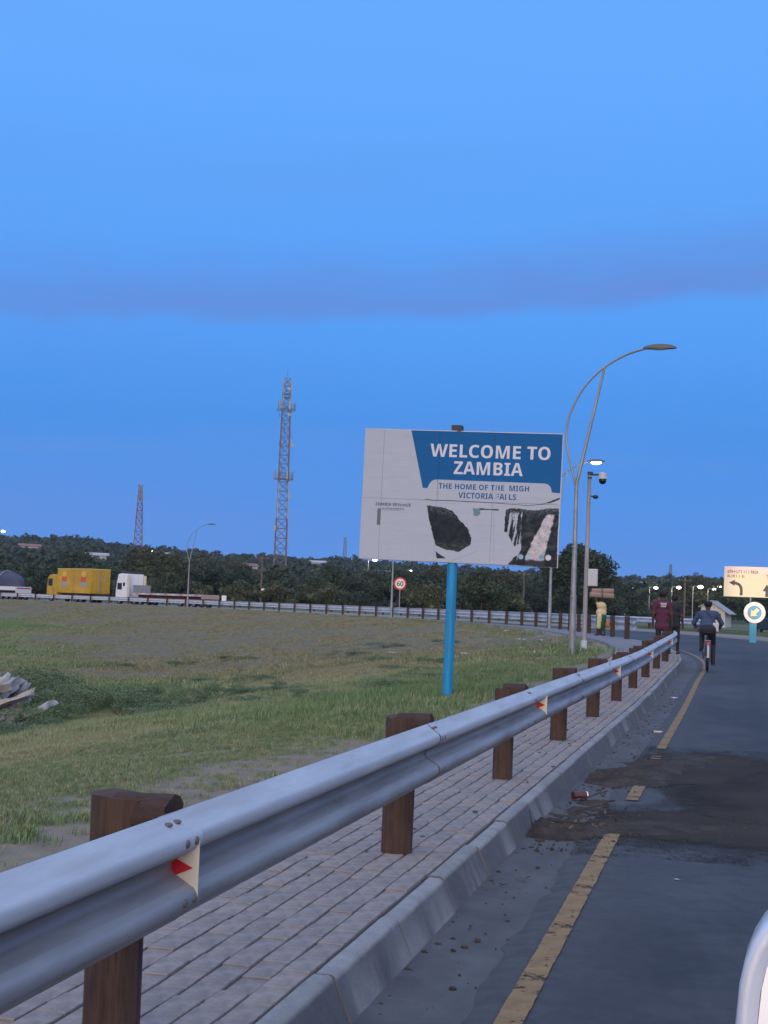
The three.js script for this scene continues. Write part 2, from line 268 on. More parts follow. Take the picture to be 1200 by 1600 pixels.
// kerb: precast stones laid end to end
{
  const kerb = new THREE.Group(); kerb.name = 'kerb'; kerb.userData.kind = 'structure'; scene.add(kerb);
  const bed = mesh('kerb_bed', strip(S0 - 15, PLEN, [[KB - 0.0, -0.2], [KB + 0.012, -0.02], [KF - 0.012, -0.02], [KFOOT - 0.014, -0.19]], 0.8), M.concrete, kerb);
  const R = rng(31), rest = []; let i = 0;
  for (let s = S0 - 12; s < PLEN - 1; s += 1.0, i++) {
    const y0 = (R() - 0.5) * 0.012, l0 = (R() - 0.5) * 0.012, N = s < S40 + 20 ? 14 : 2, seedk = i * 3.7;
    const prof = [[KB, -0.2], [KB, -0.006], [KB + 0.008, 0], [KF - 0.018, 0.0], [KF - 0.004, -0.008], [KF + 0.004, -0.024], [KFOOT - 0.012, -0.16], [KFOOT - 0.006, -0.21]];
    const chip = (ss, j) => { const c = (j >= 3 && j <= 5) ? -0.016 * Math.max(0, fbm(ss * 3.1, seedk, 3) + 0.02) : 0; return [l0 + c + 0.003 * noise(ss * 5, j * 2.2, seedk), y0 + c * 0.8]; };
    const g = strip(s + 0.006, s + 0.994, prof, 1 / N, chip);
    { const n = prof.length, cnt = g.attributes.position.count, cl = new Float32Array(cnt * 3); for (let v = 0; v < cnt; v++) { const j = v % n, ss = s + (v / n | 0) / N, run = sstep(0.02, 0.30, fbm(ss * 1.7, 0.2, 3, 4.4) + 0.16 * noise(ss * 19, j * 0.4, 2)); const grimeShade = j >= 5 ? 0.85 - 0.55 * run * (j === 5 ? 0.4 : 1) : j >= 3 ? 0.1 + 0.2 * noise(ss * 9, 5.5) : 0.12 * noise(ss * 4, 1.5); cl.set(mix3([0.43, 0.41, 0.395], [0.105, 0.10, 0.105], clamp(grimeShade)), v * 3); } g.setAttribute('color', new THREE.BufferAttribute(cl, 3)); }  // front face rows: dirt with pale streaks, plus shade painted into the colour
    // end caps
    const caps = []; for (const e of [s + 0.006, s + 0.994]) { const pts = prof.map(([l, y], j) => { const w = chip(e, j); return off(e, l + w[0], y + w[1]); }); const pp = []; for (let j = 1; j < pts.length - 1; j++) pp.push(...pts[0], ...pts[j], ...pts[j + 1]); caps.push(geo(pp, null, null, new Float32Array(pp.length).fill(0.2))); }
    const full = [g, ...caps];
    if (s < S40 + 8) mesh('kerb_stone', full, R() < 0.5 ? M.kerbA : M.kerbB, kerb); else rest.push(...full);
  }
  const far = mesh('far_kerb_stones', rest, M.kerbB, kerb); far.userData.kind = 'stuff';
}
// paved walk
{
  const walk = new THREE.Group(); walk.name = 'pavement'; walk.userData.kind = 'structure'; scene.add(walk);
  mesh('bedding', strip(S0 - 15, S40 + 2, [[WALK - 0.05, -0.25], [WALK - 0.02, -0.014], [KB + 0.004, -0.014]], 0.5), M.bedding, walk);
  mesh('far_paving', strip(S40 + 2, PLEN, [[WALK, -0.3], [WALK, 0], [KB, 0]], 1), mat([0.25, 0.235, 0.235], 0.9, 0, { map: rep(texGrain, 0.8) }), walk);
  const PW = 0.113, PL = 0.226, R = rng(91), near = [], rest = [];
  const tones = [[0.41, 0.34, 0.30], [0.38, 0.318, 0.284], [0.425, 0.345, 0.30], [0.395, 0.33, 0.296], [0.36, 0.302, 0.27]];
  const pm = tones.map(t => mat(t, 0.92, 0, { map: rep(texGrain, 2.2), bumpMap: rep(bumpGrain, 3), bumpScale: 0.004 }));
  function paverGeo(w, l, h, c) { const x = w / 2, z = l / 2, p = [], q = (a, b, cc, d) => p.push(...a, ...b, ...cc, ...a, ...cc, ...d); const T = [[-x + c, 0, -z + c], [x - c, 0, -z + c], [x - c, 0, z - c], [-x + c, 0, z - c]], B = [[-x, -c, -z], [x, -c, -z], [x, -c, z], [-x, -c, z]], F = B.map(b => [b[0], -h, b[2]]); q(T[0], T[3], T[2], T[1]); for (let i = 0; i < 4; i++) { const j = (i + 1) % 4; q(T[i], T[j], B[j], B[i]); q(B[i], B[j], F[j], F[i]); } return uvBox(geo(p)); }
  const pg = [0, 1, 2].map(k => paverGeo(PW - 0.009 - k * 0.0015, PL - 0.0035 - k * 0.001, 0.05, 0.0028));
  const list = []; let row = 0;
  for (let l = KB - 0.012 - PW / 2; l > WALK + 0.02; l -= PW, row++) { let k = 0; for (let s = sAtZ(-2.2) + (row % 2) * PL / 2; s < S40 + 2; s += PL, k++) list.push({ l, s, row }); }
  // those that show largest: nearest to the walk's near end and not hidden by the rail
  const score = e => { const p = off(e.s, e.l), d = Math.hypot(p.x, p.z); return (p.z < -3.7 ? 0 : 100) + d + (e.l < -1.0 ? 2.5 : 0); };
  list.forEach(e => e.k = score(e)); list.sort((a, b) => a.k - b.k);
  const tmp = new THREE.Object3D();
  list.forEach((e, i) => {
    const p = off(e.s, e.l, 0), q = at(e.s), v = (R() * 3) | 0; tmp.position.set(p.x, p.y + (R() - 0.5) * 0.007 - (R() < 0.03 ? 0.008 : 0) + 0.012 * fbm(p.x * 1.5, p.z * 1.5, 2), p.z);
    tmp.rotation.set((R() - 0.5) * 0.03, Math.atan2(-q.tx, -q.tz) + (R() - 0.5) * 0.03, (R() - 0.5) * 0.04); tmp.updateMatrix();
    const tone = clamp((R() * 5 + 3 * fbm(p.x * 0.8, p.z * 0.5, 2)), 0, 4.99) | 0;
    if (i < 300) { const m = mesh('paver', pg[v], pm[tone], walk); m.applyMatrix4(tmp.matrix); }
    else { const g = pg[v].clone().applyMatrix4(tmp.matrix), c = new Float32Array(g.attributes.position.count * 3); for (let j = 0; j < c.length; j++) c[j] = tones[tone][j % 3]; g.setAttribute('color', new THREE.BufferAttribute(c, 3)); rest.push(g); }
  });
  const m = mesh('pavers_beyond', rest, mat([1, 1, 1], 0.92, 0, { vertexColors: true, map: rep(texGrain, 2.2), bumpMap: rep(bumpGrain, 3), bumpScale: 0.004 }), walk); m.userData.kind = 'stuff';
}
// ---------------------------------------------------------------- guard rails
const WPROF = [[0.012, 0], [0.03, 0.018], [0.074, 0.048], [0.083, 0.062], [0.083, 0.085], [0.074, 0.1], [0.016, 0.134], [0.004, 0.145], [0.004, 0.166], [0.016, 0.177], [0.074, 0.211], [0.083, 0.226], [0.083, 0.249], [0.074, 0.263], [0.03, 0.293], [0.012, 0.311]];
const RAILB = 0.39, RAILX = -0.083;                        // underside of the beam above the walk; its back face lies at lateral RAILX
function beam(s0, s1, step, dir = 1, base = 0, dy = 0, ky = 1) {
  const th = 0.004, loop = WPROF.map(p => [p[0], p[1]]).concat([...WPROF].reverse().map(p => [p[0] - th, p[1]])); loop.push(loop[0]);
  return strip(s0, s1, loop.map(([d, y]) => [base + dir * (RAILX + d), RAILB + y * ky + dy]), step);
}
function woodPost(r, h, seed, n = 12, rough = 1, foot = -0.3) {             // weathered round timber post with split top, foot at y = 0
  const rows = [foot, 0, h * 0.25, h * 0.5, h * 0.75, h * 0.93, h], pos = [], uv = [], idx = [];
  rows.forEach((y, j) => { for (let i = 0; i <= n; i++) { const a = i / n * 2 * Math.PI, cr = 1 + rough * (0.07 * noise(Math.cos(a) * 2.1, Math.sin(a) * 2.1 + seed * 3.3, y * 0.7) - (i % n === (seed * 5 | 0) % n ? 0.10 : 0) - (i % n === (seed * 11 | 0) % n ? 0.07 : 0)); const ty = j === rows.length - 1 ? 0.02 * rough * noise(Math.cos(a) * 3, Math.sin(a) * 3, seed) : 0; pos.push(Math.cos(a) * r * cr, y + ty, Math.sin(a) * r * cr); uv.push(i / n, y); } });
  const w = n + 1; for (let j = 0; j < rows.length - 1; j++) for (let i = 0; i < n; i++) { const a = j * w + i; idx.push(a, a + w, a + 1, a + 1, a + w, a + w + 1); }
  const side = geo(pos, idx, uv); const tp = [], k0 = (rows.length - 1) * w; for (let i = 0; i < n; i++) { const a = (k0 + i) * 3, b = (k0 + i + 1) * 3; tp.push(0, h - 0.012 * rough, 0, pos[b], pos[b + 1], pos[b + 2], pos[a], pos[a + 1], pos[a + 2]); }
  return merge([side, geo(tp)]);
}
const postGeos = [1, 2, 3, 4].map(k => woodPost(0.083, 0.718, k * 1.37, 14)), postFar = woodPost(0.1, 0.86, 2.2, 7, 0.5);
const spacerGeos = [1, 2, 3].map(k => { return woodPost(0.066, 0.165, k * 2.1, 12, 1.3, -0.01); });
const reflPlate = (() => { const f = (pts, z) => { const p = []; for (let i = 1; i < pts.length - 1; i++) p.push(...pts[0], z, ...pts[i], z, ...pts[i + 1], z); return geo(p); };
  return { white: merge([f([[0, -0.028], [0.074, -0.066], [0.074, 0.066], [0, 0.028]], 0), f([[0, -0.028], [0.074, -0.066], [0.074, 0.066], [0, 0.028]], -0.004), box(0.002, 0.134, 0.004, 0.075, 0, -0.002)]), red: f([[0.001, -0.026], [0.062, 0], [0.001, 0.026]], 0.0025) }; })();
const boltGeo = new THREE.SphereGeometry(0.013, 8, 5).scale(0.55, 1, 1.2), boltTop = new THREE.SphereGeometry(0.014, 8, 5).scale(1, 0.5, 1.4);
function guardrail(o, sStart, sEnd, first, pitch, { dir = 1, base = 0, dy = 0, near = false, refl = [], step = 0.6, ky = 1 }) {
  const R = rng(sStart * 10 | 0); const posts = [];
  for (let s = first, i = 0; s < sEnd; s += pitch, i++) if (s >= sStart) posts.push(s);
  posts.forEach((s, i) => {
    const q = at(s), ang = Math.atan2(-q.tx, -q.tz), l = base + dir * (near ? -0.25 : -0.20), p = off(s, l, dy);
    const po = mesh('post', near ? postGeos[i % 4] : postFar, M.post, o); po.position.copy(p); po.rotation.set((R() - 0.5) * 0.03, near ? R() * 6.28 : 0, (R() - 0.5) * 0.04); if (near) po.scale.setScalar(0.97 + R() * 0.06);
    if (near) {
      const sp = mesh('spacer_block', spacerGeos[i % 3], M.postEnd, o); const c = off(s + (R() - 0.5) * 0.02, base + dir * -0.25, dy + 0.676); sp.position.copy(c); sp.rotation.set(0, ang, -Math.PI / 2 * dir + 0.02);
    }
  });
  // beams: one length per bay, lapped at the posts
  const cuts = [sStart, ...posts.filter(s => s > sStart + 0.6 && s < sEnd - 0.6), sEnd];
  for (let i = 0; i < cuts.length - 1; i++) {
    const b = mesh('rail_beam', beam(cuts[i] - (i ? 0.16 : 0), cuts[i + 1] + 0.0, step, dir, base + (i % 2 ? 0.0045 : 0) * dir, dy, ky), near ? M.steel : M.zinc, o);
    if (near) { const bo = (s, y) => { const p = off(s, base + dir * (RAILX + 0.083) + 0.004 * dir, dy + RAILB + y); mesh('bolt', boltGeo, M.bolt, b).position.copy(p); };
      for (const ds of [-0.12, -0.05]) { bo(cuts[i] + ds, 0.237); bo(cuts[i] + ds, 0.074); }
      const t = off(cuts[i] - 0.085, base + dir * 0.0, dy + RAILB + 0.2905); const t2 = off(cuts[i] - 0.15, 0, dy + RAILB + 0.2905);
      for (const u of [t, t2]) mesh('bolt', boltTop, M.bolt, b).position.set(u.x - 0.045, u.y, u.z); }
  }
  for (const s of refl) { const q = at(s), p = off(s, base + RAILX + 0.004, dy + RAILB + 0.1555), g = new THREE.Group(); g.name = 'reflector'; g.position.copy(p); g.scale.set(1.12, 1.18, 1); g.rotation.y = Math.atan2(-q.tx, -q.tz) + 0.0; mesh('white_sheeting', reflPlate.white, M.reflW, g); mesh('red_triangle', reflPlate.red, M.reflR, g); o.add(g); }
}
const sz = z => sAtZ(z);
{
  const a = thing('guardrail', 'grey steel guardrail with red and white reflectors on brown posts beside the paved walk', 'guardrail');
  guardrail(a, S0 - 6, sz(-39.3), sz(-3.95) - 3.66 * 3, 3.66, { near: true, refl: [-3.92, -11.9, -19.7, -27.5, -35.2].map(sz), step: 0.5 });
  // flared end wing
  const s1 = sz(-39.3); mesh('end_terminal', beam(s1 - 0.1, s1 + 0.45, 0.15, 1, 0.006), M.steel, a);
  const b = thing('guardrail', 'long steel guardrail with dark posts curving away round the top of the grassy bank', 'guardrail');
  guardrail(b, sz(-53), PLEN - 4, sz(-54), 3.81, { dy: -0.02, step: 1.9, ky: 1.4 });
  const c = thing('guardrail', 'steel guardrail on the far side of the curving road, starting behind the cyclist', 'guardrail');
  guardrail(c, sz(-82), PLEN - 20, sz(-81.5), 3.81, { dir: -1, base: 9.9, dy: 0.02, step: 1.9, ky: 1.25 });
}
// ---------------------------------------------------------------- verge across the junction, with kerb
{
  const A = sz(-67), pts = []; for (let s = A; s < PLEN - 6; s += 2.5) { const p = off(s, 9.1 + 2.0 * sstep(A + 12, A, s) * 0 - 0.0, 0); pts.push([p.x, p.z, p.y]); }
  // nose of the verge, turning off to the right
  const nose = [[24, -60.2], [12, -60.6], [6, -61.4], [3.4, -62.8], [2.2, -64.4], [1.55, -66.2]].map(p => [p[0], p[1], 0.57]);
  const line = [...nose, ...pts.filter(p => p[1] < -68)];
  const kp = [], ki = [], vp = [], vi = []; let k = 0; const R = rng(8);
  line.forEach((p, i) => { const q = line[Math.min(i + 1, line.length - 1)], o = line[Math.max(i - 1, 0)]; let tx = q[0] - o[0], tz = q[1] - o[1]; const L = Math.hypot(tx, tz); tx /= L; tz /= L; const nx = -tz, nz = tx; // towards the verge
    const y = p[2]; kp.push(p[0], y - 0.2, p[1], p[0] + nx * 0.02, y + 0.0, p[1] + nz * 0.02, p[0] + nx * 0.5, y + 0.01, p[1] + nz * 0.5, p[0] + nx * 0.6, y - 0.15, p[1] + nz * 0.6); if (i) for (let j = 0; j < 3; j++) { const a = (i - 1) * 4 + j; ki.push(a, a + 1, a + 4, a + 1, a + 5, a + 4); } });
  structure('verge_kerb', geo(kp, ki), mat([0.34, 0.32, 0.30], 0.9, 0, { map: rep(texGrain, 0.9) }));
  line.forEach((p, i) => { const q = line[Math.min(i + 1, line.length - 1)], o = line[Math.max(i - 1, 0)]; let tx = q[0] - o[0], tz = q[1] - o[1]; const L = Math.hypot(tx, tz); const nx = -tz / L, nz = tx / L; for (const [d, h] of [[0.45, 0.0], [1.5, 0.05], [3.4, 0.1], [9, 0.08]]) { vp.push(p[0] + nx * d, p[2] + h, p[1] + nz * d); } if (i) for (let j = 0; j < 3; j++) { const a = (i - 1) * 4 + j; vi.push(a, a + 1, a + 4, a + 1, a + 5, a + 4); } });
  const g = geo(vp, vi); const cc = []; for (let i = 0; i < vp.length; i += 3) cc.push(...mix3(cGreen, cOlive, 0.5 + fbm(vp[i] * 0.3, vp[i + 2] * 0.3, 3))); g.setAttribute('color', new THREE.Float32BufferAttribute(cc, 3));
  structure('verge', g, M.terrain);
}
// ---------------------------------------------------------------- the welcome board
function canvas(w, h) { const c = document.createElement('canvas'); c.width = w; c.height = h; return c; }
function canvasTex(c) { const t = new THREE.CanvasTexture(c); t.colorSpace = THREE.SRGBColorSpace; t.magFilter = THREE.LinearFilter; t.anisotropy = 8; return t; }
function fitText(x, str, font, cx, cy, w, h, fill) { x.save(); x.font = font; x.textBaseline = 'alphabetic'; x.textAlign = 'left'; const m = x.measureText(str), asc = m.actualBoundingBoxAscent || 70, l = m.actualBoundingBoxLeft || 0, ww = (m.actualBoundingBoxRight || m.width) + l; x.translate(cx - w / 2, cy + h / 2); x.scale(w / ww, h / asc); x.fillStyle = fill; x.fillText(str, l, 0); x.restore(); }
{
  const W = 1536, H = 1010, c = canvas(W, H), x = c.getContext('2d'), R = rng(404);
  const P = (px, py) => { const yt = 97 + 0.02446 * (px - 100), yb = 778 + 0.0432 * (px - 78), v = (py - yt) / (yb - yt), xl = 100 - 22 * v, xr = 1122 - 25 * v; return [(px - xl) / (xr - xl) * W, v * H]; };
  const poly = (pts, fill, rough = 0) => { x.beginPath(); const q = pts.map(p => P(...p)); q.forEach((p, i) => { const n = q[(i + 1) % q.length]; if (!i) x.moveTo(...p); const st = rough ? 7 : 1; for (let k = 1; k <= st; k++) { const t = k / st, j = k < st ? rough : 0; x.lineTo(lerp(p[0], n[0], t) + (R() - 0.5) * j, lerp(p[1], n[1], t) + (R() - 0.5) * j); } }); x.closePath(); x.fillStyle = fill; x.fill(); };
  x.fillStyle = '#b3b8c5'; x.fillRect(0, 0, W, H);
  for (let i = 0; i < 900; i++) { const a = 0.02 + R() * 0.05; x.fillStyle = R() < 0.5 ? `rgba(130,122,124,${a * 1.6})` : `rgba(228,228,236,${a * 1.4})`; x.fillRect(R() * W, R() * H, 30 + R() * 180, 1 + R() * 7); }
  for (let i = 0; i < 60; i++) { x.fillStyle = `rgba(120,105,100,${0.03 + R() * 0.06})`; x.fillRect(R() * W, R() * H, 1 + R() * 4, 40 + R() * 200); }
  // blue field
  const blue = '#055c98'; x.fillStyle = blue; x.beginPath(); x.moveTo(0.238 * W, 0); x.lineTo(W, 0); x.lineTo(W, 0.445 * H); x.lineTo(0.958 * W, 0.44 * H); x.bezierCurveTo(0.955 * W, 0.40 * H, 0.945 * W, 0.375 * H, 0.915 * W, 0.375 * H); x.lineTo(0.385 * W, 0.372 * H); x.bezierCurveTo(0.35 * W, 0.372 * H, 0.343 * W, 0.41 * H, 0.335 * W, 0.44 * H); x.lineTo(0.311 * W, 0.44 * H); x.closePath(); x.fill(); x.save(); x.clip();
  for (let i = 0; i < 500; i++) { x.fillStyle = R() < 0.5 ? `rgba(0,40,90,${R() * 0.06})` : `rgba(60,140,200,${R() * 0.06})`; x.fillRect(R() * W, R() * H * 0.45, 20 + R() * 160, 1 + R() * 12); } x.restore();
  const B = "bold 100px sans-serif", ink = '#d8d4dc';
  fitText(x, 'WELCOME TO', B, 0.642 * W, 0.147 * H, 0.603 * W, 0.100 * H, ink);
  fitText(x, 'ZAMBIA', B, 0.637 * W, 0.277 * H, 0.348 * W, 0.098 * H, ink);
  fitText(x, 'THE HOME OF THE  MIGH', B, 0.618 * W, 0.420 * H, 0.455 * W, 0.042 * H, '#1c5488');
  fitText(x, 'VICTORIA FALLS', B, 0.638 * W, 0.486 * H, 0.290 * W, 0.044 * H, '#1c5488');
  fitText(x, 'ZAMBIA REVENUE', B, 0.163 * W, 0.575 * H, 0.182 * W, 0.024 * H, '#4a4a66'); fitText(x, 'AUTHORITY', B, 0.163 * W, 0.612 * H, 0.118 * W, 0.022 * H, '#4a4a66');
  // worn streaks through the lettering
  x.fillStyle = '#b3b8c5'; for (const [u, v, w, h] of [[0.683, 0.39, 0.006, 0.13], [0.735, 0.39, 0.012, 0.06], [0.675, 0.40, 0.004, 0.04], [0.845, 0.425, 0.018, 0.03], [0.735, 0.455, 0.008, 0.06], [0.64, 0.46, 0.004, 0.06], [0.10, 0.585, 0.02, 0.006], [0.2, 0.563, 0.03, 0.005], [0.08, 0.615, 0.2, 0.004]]) x.fillRect(u * W, v * H, w * W, h * H);
  // what is left of the printed picture of the waterfall
  const paint = (edge, rough, x0, x1, y0, y1, fn) => { x.save(); x.beginPath(); const q = edge.map(p => P(...p)); q.forEach((p, i) => { const n = q[(i + 1) % q.length]; if (!i) x.moveTo(...p); for (let k = 1; k <= 8; k++) { const t = k / 8, j = k < 8 ? rough : 0; x.lineTo(lerp(p[0], n[0], t) + (R() - 0.5) * j, lerp(p[1], n[1], t) + (R() - 0.5) * j); } }); x.closePath(); x.clip(); for (let py = y0; py < y1; py += 1.2) for (let px = x0; px < x1; px += 1.2) { const c = fn(px, py), p = P(px, py); x.fillStyle = `rgb(${c.map(v => Math.round(clamp(v, 0, 255))).join(',')})`; x.fillRect(p[0], p[1], 2.8, 2.8); } x.restore(); };
  paint([[430, 498], [470, 503], [520, 511], [565, 530], [585, 552], [600, 575], [625, 598], [642, 618], [652, 645], [662, 670], [660, 703], [630, 722], [600, 742], [560, 735], [530, 730], [500, 718], [480, 710], [465, 660], [450, 600], [440, 550]], 7, 425, 668, 492, 748, (px, py) => {
    const n = fbm(px * 0.035, py * 0.035, 4, 2.7), m = fbm(px * 0.12, py * 0.12, 3, 7.7), low = sstep(660, 735, py + 30 * n), top = sstep(545, 505, py - 0.25 * (px - 430) + 18 * n); let c = mix3([20, 27, 40], [44, 50, 58], clamp(0.35 + 1.6 * n + 0.5 * m)); c = mix3(c, [92, 90, 76], 0.75 * low * clamp(0.55 + 1.6 * m)); return mix3(c, [112, 118, 118], 0.7 * top * clamp(0.5 + 2 * m)); });
  poly([[478, 740], [500, 756], [532, 776], [486, 778]], '#2a3040', 3);
  poly([[668, 512], [706, 515], [708, 540], [690, 556], [672, 550]], '#6c8a8c', 4); poly([[700, 512], [760, 517], [800, 516], [800, 524], [745, 522], [708, 522]], '#3a4048', 3);
  paint([[836, 520], [860, 512], [905, 513], [960, 522], [1010, 520], [1050, 512], [1106, 512], [1104, 560], [1098, 700], [1097, 822], [1000, 818], [848, 808], [880, 770], [905, 748], [918, 722], [912, 690], [905, 700], [880, 712], [868, 690], [855, 660], [848, 640], [830, 636], [832, 580]], 6, 824, 1110, 505, 826, (px, py) => {
    const lean = px + (py - 520) * 0.13, st = fbm(lean * 0.075, py * 0.006, 3, 3.3), n = fbm(px * 0.03, py * 0.03, 4, 8.1), m = fbm(px * 0.11, py * 0.11, 3, 5.1);
    let c = mix3([26, 32, 42], [70, 76, 74], clamp(0.3 + 1.7 * n + 0.6 * m));                                       // wet rock
    c = mix3(c, [150, 158, 160], 0.6 * sstep(556, 518, py + 24 * n) * clamp(0.4 + 2.2 * m));                          // lip of the falls
    const curtain = sstep(946, 925, lean - 10 * n) * sstep(524, 545, py), stream = sstep(-0.02, 0.13, st + 0.1 * m); c = mix3(c, mix3([150, 156, 172], [206, 208, 218], clamp(0.5 + m)), curtain * stream);
    const cx = lerp(1062, 985, clamp((py - 545) / 215)), half = lerp(22, 48, clamp((py - 545) / 215)) + 14 * n, fall = sstep(half + 5, half - 4, Math.abs(px - cx)) * sstep(540, 552, py + 8 * n); c = mix3(c, mix3([168, 160, 162], [214, 208, 210], clamp(0.5 + 1.4 * m + 1.2 * n)), fall);
    return mix3(c, [30, 33, 40], 0.85 * sstep(778, 792, py + 14 * n)); });
  [['#8fb6c4', 915], ['#9fc0cc', 950], ['#c9b2b6', 985], ['#6fa4c0', 1018], ['#cfcfd2', 1053]].forEach(([f, px]) => { const p = P(px, px === 1053 ? 771 : 767); x.fillStyle = f; x.beginPath(); x.arc(p[0], p[1], px === 1053 ? 22 : 19, 0, 7); x.fill(); });
  // torn edge of the top layer, and cracks
  x.strokeStyle = '#4a4650'; x.lineWidth = 4; x.lineJoin = 'round'; x.beginPath(); [[420, 467], [470, 472], [560, 474], [700, 480], [800, 486], [880, 492], [950, 498], [1030, 488], [1060, 478], [1108, 458]].forEach((p, i) => { const q = P(...p); i ? x.lineTo(q[0], q[1] + (R() - 0.5) * 6) : x.moveTo(...q); }); x.stroke();
  poly([[1030, 487], [1060, 476], [1108, 456], [1108, 466], [1060, 486]], '#3a3c44', 3);
  x.lineWidth = 2; x.strokeStyle = 'rgba(110,105,112,0.6)'; for (const l of [[[560, 790], [640, 760], [700, 735]], [[775, 500], [778, 800]], [[485, 365], [488, 470]], [[640, 470], [645, 495]]]) { x.beginPath(); l.forEach((p, i) => i ? x.lineTo(...P(...p)) : x.moveTo(...P(...p))); x.stroke(); }
  x.fillStyle = '#6c6f74'; { const p = P(172, 515), q = P(186, 602); x.fillRect(p[0], p[1], q[0] - p[0], q[1] - p[1]); }
  const tex = canvasTex(c); const face = mat([1, 1, 1], 0.85, 0, { map: tex });
  const sb = thing('billboard', 'tattered white and blue welcome board on a blue pole in the grass', 'billboard', [-4.255, 0.02, -21.72], 0);
  const BW = 3.04, BH = 2.0, cols = [0, 0.1, 0.385, 0.665, 1], rows = [0, 0.53, 1];
  const board = new THREE.Group(); board.name = 'board'; board.position.set(0.145, 3.13, 0.28); board.rotation.set(0.01, 0.028, -0.017); sb.add(board);
  for (let i = 0; i < 4; i++) for (let j = 0; j < 2; j++) {
    const u0 = cols[i], u1 = cols[i + 1], v0 = rows[j], v1 = rows[j + 1], w = (u1 - u0) * BW - 0.003, h = (v1 - v0) * BH - 0.003, g = new THREE.BoxGeometry(w, h, 0.012, 6, 5, 1), uv = g.attributes.uv, p = g.attributes.position;
    for (let k = 0; k < p.count; k++) { const X = p.getX(k) / w + 0.5, Y = 0.5 - p.getY(k) / h; uv.setXY(k, lerp(u0, u1, X), 1 - lerp(v0, v1, Y)); p.setZ(k, p.getZ(k) + 0.006 * noise(X * 2 + i * 3, Y * 2 + j * 5, 2.2)); } g.computeVertexNormals();
    const m = mesh('sheet', g, face, board); m.position.set((u0 + u1 - 1) / 2 * BW, (1 - v0 - v1) / 2 * BH, (i + j) % 2 * 0.0025);
  }
  mesh('frame', [box(BW + 0.01, 0.05, 0.05, 0, BH / 2 - 0.02, -0.036), box(BW + 0.01, 0.05, 0.05, 0, -BH / 2 + 0.02, -0.036), box(BW - 0.1, 0.06, 0.05, 0, -0.03 * BH, -0.0365), box(0.05, BH, 0.05, -BW / 2 + 0.02, 0, -0.037), box(0.05, BH, 0.05, BW / 2 - 0.02, 0, -0.037), ...[-0.4, -0.115, 0.165].map(u => box(0.05, BH, 0.045, u * BW, 0, -0.038))], M.galv, board);
  mesh('edge_trim', [box(BW + 0.02, 0.012, 0.028, 0, BH / 2 + 0.004, -0.006), box(0.012, BH + 0.02, 0.028, BW / 2 + 0.004, 0, -0.006)], mat([0.45, 0.45, 0.5], 0.5, 0.3), board);
  const blueP = mat([0.02, 0.32, 0.66], 0.45, 0, { map: rep(texCoarse, 2, 0.7) });
  const pole = mesh('pole', [rod([0, -0.3, 0], [0.05, 2.12, 0.2], 0.076, 0.076, 20), rod([0.05, 2.11, 0.2], [0.062, 4.13, 0.205], 0.07, 0.07, 16)], blueP, sb);
  mesh('clamp', [box(0.15, 0.1, 0.2, 0.062, 4.18, 0.2), box(0.4, 0.08, 0.05, 0.06, 3.7, 0.235 - 0.1), box(0.4, 0.08, 0.05, 0.06, 2.5, 0.235 - 0.1)], M.dark, sb);
  // peeled patch of paint, a shallow curved scale on the pole
  const pp = [], pi = [], pr = rng(3); for (let j = 0; j <= 10; j++) for (let i = 0; i <= 6; i++) { const y = 1.05 + j * 0.058, e = 0.35 * Math.sin(Math.PI * j / 10) + 0.12 * (pr() - 0.5), a = Math.PI / 2 + 0.45 + (i / 6 - 0.5) * 2 * (0.25 + e), k = y / 2.12; pp.push(0.05 * k + Math.cos(a) * 0.0775, y + (pr() - 0.5) * 0.03, 0.2 * k + Math.sin(a) * 0.0775); if (i && j) { const q = j * 7 + i; pi.push(q - 8, q - 7, q - 1, q - 7, q, q - 1); } }
  mesh('peeled_paint', geo(pp, pi), mat([0.55, 0.55, 0.62], 0.8), pole);
}
// ---------------------------------------------------------------- street lamps with a bowed arm
function streetLamp(label, x, y, z, turn, lit, group) {
  const t = thing('street_lamp', label, 'street lamp', [x, y, z], turn, group);   // arm points to local +x
  mesh('pole', [cyl(0.10, 0.092, 2.2, 0, -0.4, 0, 18), cyl(0.098, 0.098, 0.06, 0, 1.78, 0, 18), cyl(0.078, 0.074, 1.5, 0, 1.8, 0, 18), cyl(0.09, 0.09, 0.05, 0, 3.28, 0, 18), cyl(0.066, 0.056, 2.0, 0, 3.3, 0, 18)], M.galv, t);
  mesh('arm', [rod([0, 5.2, 0], [0.74, 8.76, 0], 0.055, 0.036, 12)], M.galv, t);
  mesh('bow', [tube([[0, 5.05, 0], [-0.16, 5.7, 0], [-0.33, 6.5, 0], [-0.3, 7.15, 0], [-0.06, 7.8, 0], [0.25, 8.3, 0], [0.74, 8.78, 0], [1.38, 9.15, 0], [1.92, 9.33, 0]], 0.034, 10, 60)], M.galv, t);
  const h = mesh('lamp_head', [new THREE.SphereGeometry(1, 24, 12, 0, 6.2832, 0, Math.PI / 2).scale(0.49, 0.13, 0.15).translate(2.33, 9.33, 0), new THREE.CylinderGeometry(1, 1, 0.02, 24).scale(0.49, 1, 0.15).translate(2.33, 9.322, 0)], mat([0.12, 0.125, 0.10], 0.5, 0.3), t);
  if (lit) {
    mesh('lens', new THREE.SphereGeometry(1, 16, 8).scale(0.3, 0.1, 0.12).translate(2.33, 9.27, 0), lampGlow, h);
    const l = new THREE.PointLight(new THREE.Color().setRGB(1, 0.93, 0.8), 12, 60, 2); l.position.set(2.33, 9.12, 0); l.castShadow = true; l.shadow.radius = 6; t.add(l);
  } else mesh('lens', new THREE.SphereGeometry(1, 16, 8).scale(0.3, 0.04, 0.11).translate(2.33, 9.31, 0), mat([0.5, 0.5, 0.48], 0.2), h);
  return t;
}
